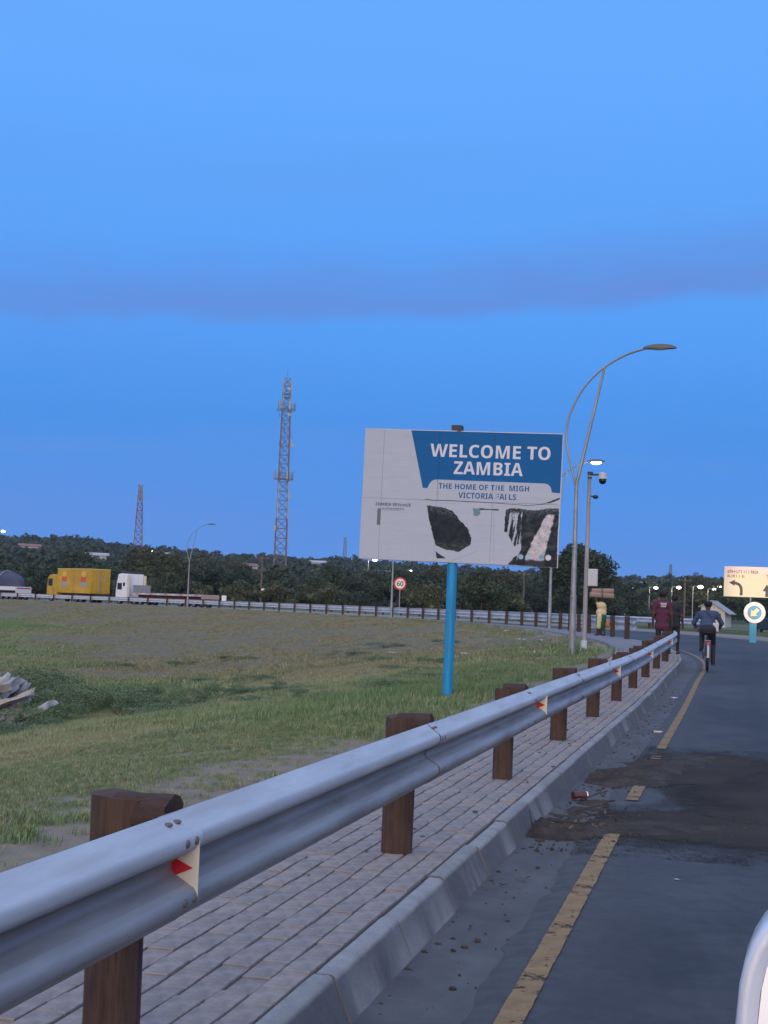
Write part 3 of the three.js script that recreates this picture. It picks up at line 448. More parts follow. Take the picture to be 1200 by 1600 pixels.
{
  const g = 'street lamps with a bowed arm';
  streetLamp('tall unlit bowed-arm street lamp beside the camera mast', -4.65, 0.2, -42.46, -0.05, false, g).scale.y = 0.972;
  streetLamp('lit bowed-arm street lamp partly hidden behind the billboard', -9.85, 0.36, -78.44, -0.1, true, g);
  streetLamp('unlit bowed-arm street lamp hidden behind the billboard except for its lower pole', -26.9, 0.5, -112.8, -0.1, false, g);
  streetLamp('unlit bowed-arm street lamp in front of the parked trucks', -58.9, 0.42, -149.8, 0.12, false, g);
}
// ---------------------------------------------------------------- camera mast
{
  const t = thing('camera_mast', 'pale steel camera mast with a cabinet halfway and dome cameras on top', 'camera mast', [-4.46, 0.22, -44.0]);
  const pm = mat([0.42, 0.38, 0.38], 0.6, 0.2, { map: rep(texCoarse, 1) });
  mesh('pole', [rod([0, -0.3, 0], [0.04, 5.45, 0.1], 0.075, 0.055, 16)], pm, t);
  const b = mesh('cabinet', rbox(0.29, 0.52, 0.2, 0.012, 0.22, 2.33, 0.06), mat([0.50, 0.51, 0.55], 0.5, 0.2), t); mesh('door', box(0.25, 0.46, 0.006, 0.22, 2.33, 0.164), mat([0.46, 0.47, 0.51], 0.5, 0.2), b);
  mesh('top_bracket', [rbox(0.16, 0.1, 0.12, 0.02, 0.06, 5.5, 0.1), rod([0.06, 5.46, 0.1], [0.42, 5.46, 0.1], 0.028), box(0.12, 0.05, 0.12, 0.05, 5.36, 0.1)], M.dark, t);
  const c = mesh('dome_camera', [cyl(0.14, 0.12, 0.16, 0.44, 5.33, 0.1, 20), new THREE.SphereGeometry(0.12, 18, 8, 0, 6.2832, 0, Math.PI / 2).scale(1, 0.4, 1).translate(0.44, 5.49, 0.1)], mat([0.5, 0.5, 0.5], 0.4), t);
  mesh('dome', [new THREE.SphereGeometry(0.115, 18, 10).translate(0.44, 5.28, 0.1)], mat([0.01, 0.01, 0.012], 0.15), c);
  const c2 = mesh('small_camera', [new THREE.SphereGeometry(0.075, 14, 8).scale(1.2, 0.8, 1).translate(0.24, 4.78, 0.1), rod([0.05, 4.8, 0.09], [0.22, 4.8, 0.1], 0.02)], M.black, t);
  mesh('base_wrap', [woodPost(0.1, 0.42, 5.1, 14, 2.0)], mat([0.6, 0.6, 0.62], 0.6), t);
}
// ---------------------------------------------------------------- road signs
function disc(r, d, z, n = 40) { return new THREE.CylinderGeometry(r, r, d, n).rotateX(Math.PI / 2).translate(0, 0, z); }
function flatPoly(pts, z, d = 0.004) { const s = new THREE.Shape(pts.map(p => new THREE.Vector2(...p))); return new THREE.ExtrudeGeometry(s, { depth: d, bevelEnabled: false }).translate(0, 0, z); }
const sheetW = mat([0.88, 0.86, 0.80], 0.45), sheetR = mat([0.70, 0.05, 0.06], 0.45), sheetK = mat([0.02, 0.02, 0.025], 0.5), sheetB = mat([0.02, 0.27, 0.52], 0.4), sheetY = mat([0.86, 0.76, 0.42], 0.45);
{
  const t = thing('speed_limit_sign', 'round 60 speed limit sign with a red ring beside the curving road', 'road sign', [-26.35, 0.45, -113.2], 0.2);
  mesh('post', cyl(0.04, 0.04, 3.3, 0, -0.3, -0.04, 10), M.galv, t);
  const p = new THREE.Group(); p.name = 'sign_plate'; p.position.set(0, 2.85, 0.03); t.add(p);
  mesh('red_ring', disc(0.5, 0.02, 0), sheetR, p); mesh('white_face', disc(0.38, 0.02, 0.006), sheetW, p);
  const c = canvas(256, 256), x = c.getContext('2d'); x.fillStyle = '#efe9dc'; x.fillRect(0, 0, 256, 256); fitText(x, '60', 'bold 100px sans-serif', 128, 128, 190, 150, '#141418');
  const g = new THREE.CircleGeometry(0.36, 32).translate(0, 0, 0.0175); mesh('numerals', g, mat([1, 1, 1], 0.45, 0, { map: canvasTex(c) }), p);
}
{
  const t = thing('keep_left_sign', 'round blue and white keep-left arrow sign on a short blue post', 'road sign', [0.77, 0.6, -64.2], 0.05);
  mesh('post', rbox(0.3, 1.15, 0.09, 0.02, -0.05, 0.42, -0.07), mat([0.05, 0.33, 0.48], 0.5), t);
  const p = new THREE.Group(); p.name = 'sign_plate'; p.position.set(0, 1.16, 0); t.add(p);
  mesh('white_rim', disc(0.455, 0.03, 0), sheetW, p); mesh('blue_disc', disc(0.30, 0.02, 0.008), sheetB, p);
  const a = -Math.PI * 0.75, rot = ([u, v]) => [u * Math.cos(a) - v * Math.sin(a), u * Math.sin(a) + v * Math.cos(a)];
  mesh('arrow', flatPoly([[-0.21, -0.075], [0.02, -0.075], [0.0, -0.19], [0.23, 0], [0.0, 0.19], [0.02, 0.075], [-0.21, 0.075]].map(rot), 0.0195), sheetY, p);
}
{
  const W = 1024, H = 420, c = canvas(W, H), x = c.getContext('2d'), R = rng(66);
  x.fillStyle = '#f2e3bf'; x.fillRect(0, 0, W, H); x.fillStyle = '#f4e0d6'; x.fillRect(0, 0, W, 84);
  for (let i = 0; i < 120; i++) { x.fillStyle = `rgba(190,120,80,${R() * 0.06})`; x.fillRect(R() * W, R() * H, 60 + R() * 160, 2 + R() * 6); }
  const scribble = (x0, y0, w, h, col) => { x.fillStyle = col; let u = x0; while (u < x0 + w) { const k = h * (0.35 + R() * 0.35); x.fillRect(u, y0 + R() * 3, h * 0.17, h); if (R() < 0.6) x.fillRect(u, y0 + (R() * 3 | 0) * h * 0.4, k, h * 0.2); if (R() < 0.5) x.fillRect(u + k - h * 0.16, y0, h * 0.16, h); u += k + h * (R() < 0.16 ? 0.6 : 0.2); } };
  scribble(44, 50, 414, 42, '#7c2a44'); scribble(44, 116, 246, 36, '#7c2a44'); scribble(566, 96, 90, 34, '#c04a34'); scribble(572, 140, 70, 32, '#c04a34'); scribble(700, 50, 260, 42, '#7c2a44'); scribble(740, 116, 190, 36, '#7c2a44');
  x.strokeStyle = '#2a1c3a'; x.lineWidth = 38; x.lineCap = 'butt'; x.beginPath(); x.moveTo(232, 402); x.bezierCurveTo(240, 300, 236, 240, 132, 230); x.stroke();
  x.fillStyle = '#2a1c3a'; x.beginPath(); x.moveTo(66, 228); x.lineTo(144, 186); x.lineTo(144, 272); x.fill();
  x.fillRect(556, 320, 40, 92); x.beginPath(); x.moveTo(576, 236); x.lineTo(634, 334); x.lineTo(518, 334); x.fill();
  x.fillRect(826, 320, 40, 92); x.beginPath(); x.moveTo(846, 236); x.lineTo(904, 334); x.lineTo(788, 334); x.fill();
  const t = thing('direction_board', 'wide pale direction board with dark lane arrows on two posts', 'road sign', [1.36, 0.6, -82.6], -0.02);
  const b = mesh('panel', [box(4.15, 1.70, 0.04, 0, 2.93, 0)], M.galv, t); b.rotation.z = -0.005;
  mesh('face', new THREE.PlaneGeometry(4.12, 1.67).translate(0, 2.93, 0.0235), mat([1, 1, 1], 0.45, 0, { map: canvasTex(c) }), b);
  mesh('post', cyl(0.06, 0.06, 4, -0.6, -0.3, -0.09, 10), M.galv, t); mesh('post', cyl(0.06, 0.06, 4, 1.5, -0.3, -0.09, 10), M.galv, t);
}
// ---------------------------------------------------------------- vehicles
function wheel(parent, x, y, z, r, w) { const g = new THREE.Group(); g.name = 'wheel'; g.position.set(x, y, z); parent.add(g); mesh('tyre', new THREE.TorusGeometry(r * 0.74, r * 0.27, 10, 24).scale(1, 1, w / (r * 0.54)), M.black, g); mesh('rim', [new THREE.CylinderGeometry(r * 0.52, r * 0.52, w * 0.7, 18).rotateX(Math.PI / 2), new THREE.CylinderGeometry(r * 0.2, r * 0.2, w * 0.9, 12).rotateX(Math.PI / 2)], M.galv, g); return g; }
function onRoad(s, l) { const p = off(s, l, -0.145), q = at(s); return [[p.x, p.y, p.z], Math.atan2(-q.tz, q.tx)]; }     // local +x along the road
const sideShape = (pts, w, bev = 0.06) => { const g = new THREE.ExtrudeGeometry(new THREE.Shape(pts.map(p => new THREE.Vector2(...p))), { depth: w - 2 * bev, bevelEnabled: true, bevelSize: bev, bevelThickness: bev, bevelSegments: 2 }); return g.translate(0, 0, -w / 2 + bev); };
function cab(parent, x0, paint, glass, tall) {                   // cab-over tractor cab, front at x0 + 2.2
  const h = tall ? 3.75 : 3.1, g = new THREE.Group(); g.name = 'cab'; g.position.set(x0, 0, 0); parent.add(g);
  mesh('shell', sideShape([[0, 0.75], [2.12, 0.55], [2.2, 0.9], [2.2, 1.75], [2.02, 2.75], [1.75, h - 0.1], [1.2, h], [0, h - 0.05]], 2.42, 0.07), paint, g);
  mesh('windscreen', box(0.03, 0.95, 2.1, 2.125, 2.27, 0, 0, 0, 0.18), glass, g);
  for (const s of [-1, 1]) { const d = mesh('door', box(1.1, 1.75, 0.02, 1.45, 1.75, s * 1.215), paint, g); mesh('side_window', box(0.95, 0.8, 0.012, 1.42, 2.25, s * 1.228), glass, d); mesh('mirror', rbox(0.1, 0.5, 0.22, 0.04, 2.2, 2.25, s * 1.36), M.dark, g); mesh('headlamp', rbox(0.06, 0.22, 0.38, 0.025, 2.22, 0.95, s * 0.9), mat([0.6, 0.6, 0.6], 0.2), g); }
  mesh('bumper', rbox(0.18, 0.34, 2.4, 0.05, 2.24, 0.6, 0), M.dark, g); mesh('grille', box(0.03, 0.6, 1.6, 2.285, 1.3, 0), M.dark, g);
  return g;
}
const glassD = mat([0.02, 0.025, 0.03], 0.12);
{ // yellow box lorry
  const [p, r] = onRoad(sz(-162.6) + 4.4, 3.4), paint = mat([0.62, 0.36, 0.015], 0.5, 0, { map: rep(texCoarse, 0.35) }), paintD = mat([0.62, 0.36, 0.015], 0.6, 0, { map: rep(texGrain, 0.5) });
  const t = thing('box_truck', 'yellow box lorry with red and grey panels on its side, behind the far guardrail', 'truck', p, r - 0.12); t.scale.setScalar(1.12);
  mesh('chassis', [box(9.2, 0.28, 0.9, 0.1, 0.85, 0), box(1.2, 0.5, 0.5, 0.6, 0.65, 0.85), box(1.2, 0.5, 0.5, 0.6, 0.65, -0.85)], M.dark, t);
  cab(t, 2.65, paint, glassD, false);
  const b = new THREE.Group(); b.name = 'box_body'; t.add(b);
  mesh('shell', rbox(7.3, 2.75, 2.5, 0.05, -1.15, 2.45, 0), paint, b);
  mesh('roof_rail', [box(7.34, 0.07, 0.06, -1.15, 3.8, 1.24), box(7.34, 0.07, 0.06, -1.15, 3.8, -1.24), box(0.05, 0.07, 2.5, -4.8, 3.8, 0)], mat([0.72, 0.58, 0.25], 0.5), b);
  mesh('rear_door', rbox(0.05, 2.55, 1.2, 0.015, -4.815, 2.45, 0.62), paintD, b); mesh('rear_door', rbox(0.05, 2.55, 1.2, 0.015, -4.815, 2.45, -0.62), paintD, b);
  mesh('lock_bar', [rod([-4.86, 1.2, 0.15], [-4.86, 3.7, 0.15], 0.03), rod([-4.86, 1.2, -0.15], [-4.86, 3.7, -0.15], 0.03), rod([-4.86, 2.9, 0.1], [-4.86, 2.9, 1.1], 0.03)], M.galv, b);
  for (const s of [-1, 1]) { for (const x of [-3.3, 0.9]) { mesh('red_panel', box(1.1, 0.55, 0.012, x, 2.65, s * 1.257), mat([0.62, 0.10, 0.04], 0.5), b); mesh('emblem', [disc(0.32, 0.012, 0).scale(1.5, 1, 1).translate(x, 3.2, s * 1.257)], mat([0.75, 0.42, 0.06], 0.5), b); mesh('grey_panel', box(1.5, 0.42, 0.012, x, 2.05, s * 1.257), mat([0.33, 0.32, 0.38], 0.5), b); } mesh('side_seam', [box(0.05, 2.6, 0.014, -1.35, 2.45, s * 1.256), box(0.05, 2.6, 0.014, -1.05, 2.45, s * 1.256)], mat([0.36, 0.21, 0.02], 0.6), b); }
  for (const [x, n] of [[4.0, 1], [-2.9, 2], [-1.8, 2]]) for (const s of [-1, 1]) wheel(t, x, 0.5, s * 1.02, 0.5, n * 0.28);
}
{ // white tractor with flatbed trailer
  const [p, r] = onRoad(sz(-153.6) + 3.6, 3.4), paint = mat([0.78, 0.78, 0.8], 0.45);
  const t = thing('flatbed_truck', 'white tractor unit pulling a long empty flatbed trailer behind the far guardrail', 'truck', p, r);
  mesh('chassis', [box(6.4, 0.28, 0.9, 6.1, 0.85, 0)], M.dark, t); const c = cab(t, 7.3, paint, glassD, true);
  mesh('roof_fairing', sideShape([[0.1, 3.65], [1.5, 3.65], [1.0, 4.0], [0.15, 4.05]], 2.2, 0.05), M.dark, c); for (const s of [-1, 1]) { mesh('side_fairing', box(0.5, 2.6, 0.04, -0.35, 2.3, s * 1.2), mat([0.62, 0.56, 0.44], 0.5), c); mesh('sleeper_window', box(0.4, 0.45, 0.012, 0.55, 2.5, s * 1.22), glassD, c); }
  mesh('fuel_tank', [new THREE.CylinderGeometry(0.32, 0.32, 1.1, 14).rotateZ(Math.PI / 2).translate(6.6, 0.75, 0.95)], M.galv, t);
  const tr = new THREE.Group(); tr.name = 'trailer'; t.add(tr);
  mesh('deck', [box(13.4, 0.14, 2.5, -0.8, 1.5, 0)], mat([0.22, 0.19, 0.17], 0.8), tr); mesh('side_rail', [box(13.4, 0.2, 0.06, -0.8, 1.42, 1.27)], mat([0.5, 0.42, 0.40], 0.6), tr); mesh('side_rail', [box(13.4, 0.2, 0.06, -0.8, 1.42, -1.27)], mat([0.5, 0.42, 0.40], 0.6), tr);
  for (let k = 0; k < 9; k++) for (const s of [-1, 1]) mesh('marker_strip', box(0.6, 0.1, 0.012, -6.6 + k * 1.45, 1.42, s * 1.307), k % 2 ? mat([0.7, 0.7, 0.7], 0.5) : mat([0.5, 0.05, 0.05], 0.5), tr);
  mesh('frame_beam', [box(13, 0.4, 0.2, -0.8, 1.2, 0.45), box(13, 0.4, 0.2, -0.8, 1.2, -0.45)], mat([0.14, 0.04, 0.035], 0.7), tr); mesh('headboard', box(0.08, 0.9, 2.5, 5.85, 2.0, 0), mat([0.25, 0.25, 0.27], 0.7), tr); mesh('tail_board', box(0.08, 0.5, 2.5, -7.53, 1.3, 0), mat([0.42, 0.3, 0.26], 0.7), tr);
  for (const x of [8.8, 5.6, 4.4, -3.4, -4.7, -6.0]) for (const s of [-1, 1]) wheel(x > 4 ? t : tr, x, 0.5, s * 1.02, 0.5, 0.4);
}
{ // lorry with sheeted load
  const [p, r] = onRoad(sz(-170.6) + 4.0, 3.4);
  const t = thing('tarpaulin_truck', 'white trailer with a load under a dark blue tarpaulin, ahead of the yellow lorry', 'truck', p, r);
  const white = mat([0.66, 0.66, 0.68], 0.5), tarp = mat([0.055, 0.06, 0.10], 0.7, 0, { bumpMap: rep(bumpGrain, 0.3), bumpScale: 0.08 });
  mesh('bed', [box(11.5, 0.5, 2.5, 0, 1.55, 0)], white, t); mesh('under_frame', [box(11.3, 0.35, 1.2, 0, 1.1, 0)], M.dark, t); mesh('tail_board', [box(0.08, 0.85, 2.45, -5.8, 1.35, 0)], white, t); mesh('tail_stripe', box(0.012, 0.16, 2.2, -5.85, 1.6, 0), mat([0.5, 0.05, 0.06], 0.5), t);
  const g = new THREE.SphereGeometry(1, 28, 14, 0, 6.2832, 0, Math.PI / 2), q = g.attributes.position; for (let i = 0; i < q.count; i++) { const X = q.getX(i), Y = q.getY(i), Z = q.getZ(i), k = 1 / Math.pow(Math.abs(X) ** 3 + Math.abs(Y) ** 3 + Math.abs(Z) ** 3, 1 / 3); q.setXYZ(i, X * k * 5.5, Y * k * (1.95 + 0.35 * noise(X * 3, Z * 3, 4)), Z * k * 1.22); } g.computeVertexNormals(); mesh('tarpaulin', g.translate(0, 1.8, 0), tarp, t);
  mesh('strap', [tube([[1.2, 1.8, 1.3], [1.2, 3.2, 1.25], [1.2, 3.95, 0], [1.2, 3.2, -1.25], [1.2, 1.8, -1.3]], 0.04), tube([[-2.2, 1.8, 1.3], [-2.2, 3.2, 1.25], [-2.2, 3.95, 0], [-2.2, 3.2, -1.25], [-2.2, 1.8, -1.3]], 0.04)], mat([0.4, 0.38, 0.4], 0.7), t);
  cab(t, 6.2, white, glassD, true); for (const x of [7.5, 3.5, -2.6, -3.8, -5.0]) for (const s of [-1, 1]) wheel(t, x, 0.5, s * 1.02, 0.5, 0.4);
}
function car(label, pos, ry, paint, tail) {
  const t = thing('car', label, 'car', pos, ry);
  const b = mesh('body', sideShape([[-2.1, 0.35], [2.1, 0.35], [2.15, 0.7], [1.9, 0.88], [1.1, 0.98], [-1.6, 1.02], [-2.1, 0.95]], 1.72, 0.08), paint, t); mesh('cabin', sideShape([[0.95, 0.98], [0.2, 1.46], [-1.1, 1.48], [-1.75, 1.0]], 1.5, 0.08), glassD, t); mesh('roof', rbox(1.35, 0.06, 1.4, 0.03, -0.45, 1.53, 0), paint, t);
  for (const x of [1.3, -1.3]) for (const s of [-1, 1]) wheel(t, x, 0.31, s * 0.76, 0.31, 0.2);
  for (const s of [-1, 1]) { mesh('tail_light', rbox(0.06, 0.14, 0.34, 0.02, -2.19, 0.82, s * 0.62), tail, b); mesh('headlight', rbox(0.06, 0.12, 0.34, 0.02, 2.2, 0.74, s * 0.6), M.white, b); }
  return t;
}
{ const tl = new THREE.MeshStandardMaterial({ color: 0x330404, emissive: new THREE.Color().setRGB(1, 0.03, 0.05), emissiveIntensity: 2.2 });
  const c = car('dark car with red tail lights lit, beyond the keep-left sign', [2.75, 0.52, -98], Math.PI * 0.62, mat([0.03, 0.032, 0.04], 0.3), tl);
  const l = new THREE.PointLight(new THREE.Color().setRGB(1, 0.05, 0.05), 0.8, 12, 2); l.position.set(-2.35, 0.82, 0); l.castShadow = true; c.add(l);
}
// the vehicle the picture is taken from: only its wing mirror reaches into view
{
  const t = thing('white_car', 'white car standing on the road, only the edge of its rounded wing mirror showing', 'car', [0, 0, 0]);
  const paint = new THREE.MeshPhysicalMaterial({ color: new THREE.Color().setRGB(0.80, 0.80, 0.82), roughness: 0.35, clearcoat: 0.6 });
  const body = mesh('body', sideShape([[-2.45, 0.4], [2.1, 0.4], [2.1, 1.0], [0.75, 1.02], [-1.2, 1.05], [-2.35, 0.86], [-2.5, 0.65]], 1.75, 0.06).rotateY(0), paint, t); body.rotation.y = -Math.PI / 2; body.position.set(1.17, 0, 0.15);
  const roof = mesh('roof', rbox(1.5, 0.06, 1.9, 0.03, 1.17, 1.72, 1.2), paint, t);
  for (const z of [-1.3, 1.45]) for (const x of [0.36, 1.98]) { const w = wheel(t, x, 0.33, z, 0.33, 0.2); w.rotation.y = Math.PI / 2; }
  const hd = [[0.5, 1], [1.84, 1]].map(([x]) => mesh('headlamp', rbox(0.3, 0.16, 0.06, 0.025, x, 0.74, -2.345), glow([1, 0.86, 0.66], 3), t));
  // mirror housing: rounded shell, open to the rear, glass set in
  const mg = new THREE.Group(); mg.name = 'wing_mirror'; mg.position.set(0.1225, 1.2255, -0.86); mg.rotation.set(0.02, -0.06, -0.05); t.add(mg);
  const sup = (a, n) => { const c = Math.cos(a), s = Math.sin(a); return [Math.sign(c) * Math.pow(Math.abs(c), 2 / n), Math.sign(s) * Math.pow(Math.abs(s), 2 / n)]; };
  const ring = [[0.90, 0.86, 0.012], [0.94, 0.91, 0.022], [0.98, 0.97, 0.022], [1.0, 1.0, 0.012], [1.0, 1.0, -0.02], [0.93, 0.93, -0.07], [0.7, 0.7, -0.11], [0.3, 0.3, -0.125], [0.0, 0.0, -0.127]], pos = [], idx = [], N = 48;
  ring.forEach(([kx, ky, z], j) => { for (let i = 0; i < N; i++) { const [c, s] = sup(i / N * Math.PI * 2, 3.0); pos.push(c * 0.118 * kx, s * 0.092 * ky, z); if (j) { const a = (j - 1) * N + i, b = (j - 1) * N + (i + 1) % N; idx.push(a, b, a + N, b, b + N, a + N); } } });
  mesh('housing', geo(pos, idx), paint, mg); const gp = []; for (let i = 0; i < N; i++) { const [c, s] = sup(i / N * 6.28318, 3.0), [c2, s2] = sup((i + 1) / N * 6.28318, 3.0); gp.push(0, 0, 0.004, c * 0.108, s * 0.081, 0.004, c2 * 0.108, s2 * 0.081, 0.004); }
  mesh('glass', geo(gp), mat([0.8, 0.85, 0.85], 0.03, 1), mg).rotation.x = -0.17; mesh('arm', rbox(0.14, 0.05, 0.05, 0.02, 0.15, -0.06, -0.06), paint, mg);
  for (const [x, ax, az, I, ang] of [[0.5, -1.0, -16, 12, 0.36], [1.84, -0.6, -18, 12, 0.36]]) { const l = new THREE.SpotLight(new THREE.Color().setRGB(1, 0.82, 0.6), I, 80, ang, 1, 2); l.position.set(x, 0.74, -2.42); l.target.position.set(ax, 0.6, az); l.castShadow = true; l.shadow.radius = 4; scene.add(l); scene.add(l.target); }
  // main beam, narrow, reaching the signs across the junction
  const l = new THREE.SpotLight(new THREE.Color().setRGB(1, 0.74, 0.46), 7600, 200, 1.9 * D2R, 0.5, 2); l.position.set(1.84, 0.76, -2.42); l.target.position.set(1.7, 3.1, -80); l.castShadow = true; l.shadow.radius = 2; scene.add(l); scene.add(l.target);
}
// ---------------------------------------------------------------- people
function figure(caps, lo, hi, cell, k = 0.028) {
  const c = [0, 1, 2].map(i => (lo[i] + hi[i]) / 2), half = Math.max(...[0, 1, 2].map(i => (hi[i] - lo[i]) / 2)), res = Math.min(110, Math.ceil(2 * half / cell)), mc = new MarchingCubes(res, new THREE.MeshBasicMaterial(), false, false, 400000);
  mc.isolation = 0; const hs = res / 2, seg = caps.map(q => { const A = [q[0], q[1], q[2]], B = [q[3], q[4], q[5]], d = B.map((b, i) => b - A[i]); return { A, d, L: d[0] ** 2 + d[1] ** 2 + d[2] ** 2 || 1e-9, r: q[6], R: q[7], c: q[8] }; });
  const dist = (s, x, y, z) => { const px = x - s.A[0], py = y - s.A[1], pz = z - s.A[2], t = clamp((px * s.d[0] + py * s.d[1] + pz * s.d[2]) / s.L); return Math.hypot(px - s.d[0] * t, py - s.d[1] * t, pz - s.d[2] * t) - lerp(s.r, s.R, t); };
  for (let z = 0; z < res; z++) for (let y = 0; y < res; y++) for (let x = 0; x < res; x++) {
    const X = c[0] + half * (x - hs) / hs, Y = c[1] + half * (y - hs) / hs, Z = c[2] + half * (z - hs) / hs; let d = 9;
    if (X < lo[0] || X > hi[0] || Z < lo[2] || Z > hi[2] || Y < lo[1] || Y > hi[1]) { mc.field[x + y * res + z * res * res] = -9; continue; }
    for (const s of seg) { const e = dist(s, X, Y, Z); const kk = s.r < 0.02 ? 0.004 : k; if (e - d > kk) continue; if (d - e > kk) { d = e; continue; } const h = clamp(0.5 + 0.5 * (d - e) / kk); d = lerp(d, e, h) - kk * h * (1 - h); }
    mc.field[x + y * res + z * res * res] = -d;
  }
  mc.update(); const n = mc.count, p = new Float32Array(n * 3), col = new Float32Array(n * 3);
  for (let i = 0; i < n; i++) for (let a = 0; a < 3; a++) p[i * 3 + a] = c[a] + half * mc.positionArray[i * 3 + a];
  let g = new THREE.BufferGeometry(); g.setAttribute('position', new THREE.BufferAttribute(p, 3)); g = mergeVertices(g, 1e-4); const q = g.attributes.position, cc = new Float32Array(q.count * 3);
  for (let i = 0; i < q.count; i++) { let bd = 9, b = null; for (const s of seg) { const e = dist(s, q.getX(i), q.getY(i), q.getZ(i)); if (e < bd) { bd = e; b = s.c; } } cc.set(b, i * 3); }
  g.setAttribute('color', new THREE.BufferAttribute(cc, 3)); g.computeVertexNormals(); return g;
}
const skin = [0.075, 0.045, 0.032], hair = [0.012, 0.011, 0.012];
const clothMat = mat([1, 1, 1], 0.85, 0, { vertexColors: true });
function hand(w, dir, side) {                                    // palm and five fingers from wrist w pointing along dir
  const [x, y, z] = w, c = [], f = V(...dir).normalize(), s = V(0, 0, 1).cross(f).lengthSq() > 0.05 ? V(0, 0, -1) : V(0, 1, 0), p = V(x, y, z).addScaledVector(f, 0.085);
  c.push([x, y, z, p.x, p.y, p.z, 0.024, 0.034, skin]);
  [[-0.026, 0.066], [-0.009, 0.078], [0.009, 0.074], [0.026, 0.058]].forEach(([o, L]) => { const a = p.clone().addScaledVector(s, o), m = a.clone().addScaledVector(f, L * 0.55), e = m.clone().addScaledVector(f, L * 0.4).add(V(-side * 0.018, 0, 0)); c.push([a.x, a.y, a.z, m.x, m.y, m.z, 0.0095, 0.009, skin], [m.x, m.y, m.z, e.x, e.y, e.z, 0.009, 0.008, skin]); });
  const a = V(x, y, z).addScaledVector(f, 0.03).addScaledVector(s, -0.024), e = a.clone().addScaledVector(f, 0.05).addScaledVector(s, -0.03); c.push([a.x, a.y, a.z, e.x, e.y, e.z, 0.011, 0.009, skin]); return c;
}
function head(x, y, z, cover) { return [[x, y - 0.2, z + 0.01, x, y - 0.08, z, 0.052, 0.05, skin], [x, y + 0.03, z, x, y + 0.045, z + 0.03, 0.092, 0.094, cover], [x, y - 0.05, z - 0.035, x, y + 0.02, z - 0.02, 0.068, 0.085, skin], [x, y - 0.02, z - 0.105, x, y - 0.005, z - 0.1, 0.014, 0.012, skin], [x - 0.088, y - 0.01, z, x - 0.088, y + 0.02, z, 0.016, 0.018, skin], [x + 0.088, y - 0.01, z, x + 0.088, y + 0.02, z, 0.016, 0.018, skin], [x, y - 0.085, z - 0.075, x, y - 0.08, z - 0.07, 0.03, 0.03, skin]]; }
function walker({ shirt, sleeve, legs, shoe, cover, H = 1.75, stride = 0.1, armL, armR, shirtLow = 0.86 }) {
  const k = H / 1.75, c = []; const put = a => c.push(a.map((v, i) => i < 8 ? v * k : v));
  head(0, 1.62, -0.02, cover).forEach(put);
  [[-0.07, 1.36, 0, 0.07, 1.36, 0, 0.115, 0.115, shirt], [-0.13, 1.40, 0, 0.13, 1.40, 0, 0.07, 0.07, shirt], [0, 1.36, 0, 0, 1.1, 0.0, 0.135, 0.125, shirt], [-0.07, 1.15, 0, 0.07, 1.15, 0, 0.118, 0.118, shirt], [-0.072, 1.0, 0.0, 0.072, 1.0, 0.0, 0.118, 0.118, shirt], [0, 1.15, 0.005, 0, shirtLow, 0.01, 0.125, 0.12, shirt], [-0.075, shirtLow, 0.01, 0.075, shirtLow, 0.01, 0.118, 0.118, shirt]].forEach(put);
  [[-1, stride], [1, -stride]].forEach(([s, f]) => { put([s * 0.09, 0.86, 0.01, s * 0.095, 0.48, -f * 0.6, 0.095, 0.062, legs]); put([s * 0.095, 0.48, -f * 0.6, s * 0.1, 0.09, -f + 0.05 * (f < 0 ? 1 : 0), 0.06, 0.042, legs]); put([s * 0.1, 0.045, -f + 0.05, s * 0.115, 0.035, -f - 0.15, 0.042, 0.036, shoe]); });
  for (const [s, a] of [[-1, armL], [1, armR]]) { const sh = [s * 0.185, 1.40, 0], el = a ? a[0] : [s * 0.235, 1.12, 0.03], wr = a ? a[1] : [s * 0.245, 0.88, -0.05]; put([...sh, ...lerp3(sh, el, 0.65), 0.062, 0.052, sleeve]); put([...lerp3(sh, el, 0.65), ...el, 0.046, 0.042, skin]); put([...el, ...wr, 0.042, 0.028, skin]); hand(wr, [wr[0] - el[0], wr[1] - el[1], wr[2] - el[2]], s).forEach(put); }
  return c;
}
function lerp3(a, b, t) { return [0, 1, 2].map(i => lerp(a[i], b[i], t)); }
{ // man in maroon T-shirt
  const t = thing('person', 'person in a maroon T-shirt with white back print at the guardrail end', 'person', [-1.93, levelAtZ(-39.4) + 0.0, -39.6], 0.1);
  mesh('body', figure(walker({ shirt: [0.085, 0.018, 0.042], sleeve: [0.085, 0.018, 0.042], legs: [0.022, 0.024, 0.035], shoe: [0.05, 0.05, 0.05], cover: hair, H: 1.78, shirtLow: 0.80 }), [-0.4, -0.05, -0.4], [0.4, 1.85, 0.4], 0.018), clothMat, t);
  mesh('shirt_print', [0, 1, 2].map(i => box(0.17 - i * 0.02, 0.022, 0.008, 0.02, 1.42 - i * 0.042, 0.142)), mat([0.6, 0.6, 0.62], 0.8), t);
  mesh('cap', [new THREE.SphereGeometry(0.112, 16, 8, 0, 6.2832, 0, Math.PI / 2).translate(0, 1.69, 0.0), box(0.15, 0.012, 0.1, 0, 1.695, -0.14)], mat([0.03, 0.02, 0.03], 0.9), t);
}
{ // companion in black
  const t = thing('person', 'person in dark clothes walking beside the one in maroon', 'person', [-1.68, levelAtZ(-41) + 0.0, -41.2], -0.15);
  mesh('body', figure(walker({ shirt: [0.018, 0.018, 0.026], sleeve: [0.018, 0.018, 0.026], legs: [0.03, 0.022, 0.02], shoe: [0.06, 0.05, 0.05], cover: hair, H: 1.66, stride: -0.12 }), [-0.4, -0.05, -0.4], [0.4, 1.75, 0.4], 0.018), clothMat, t);
}
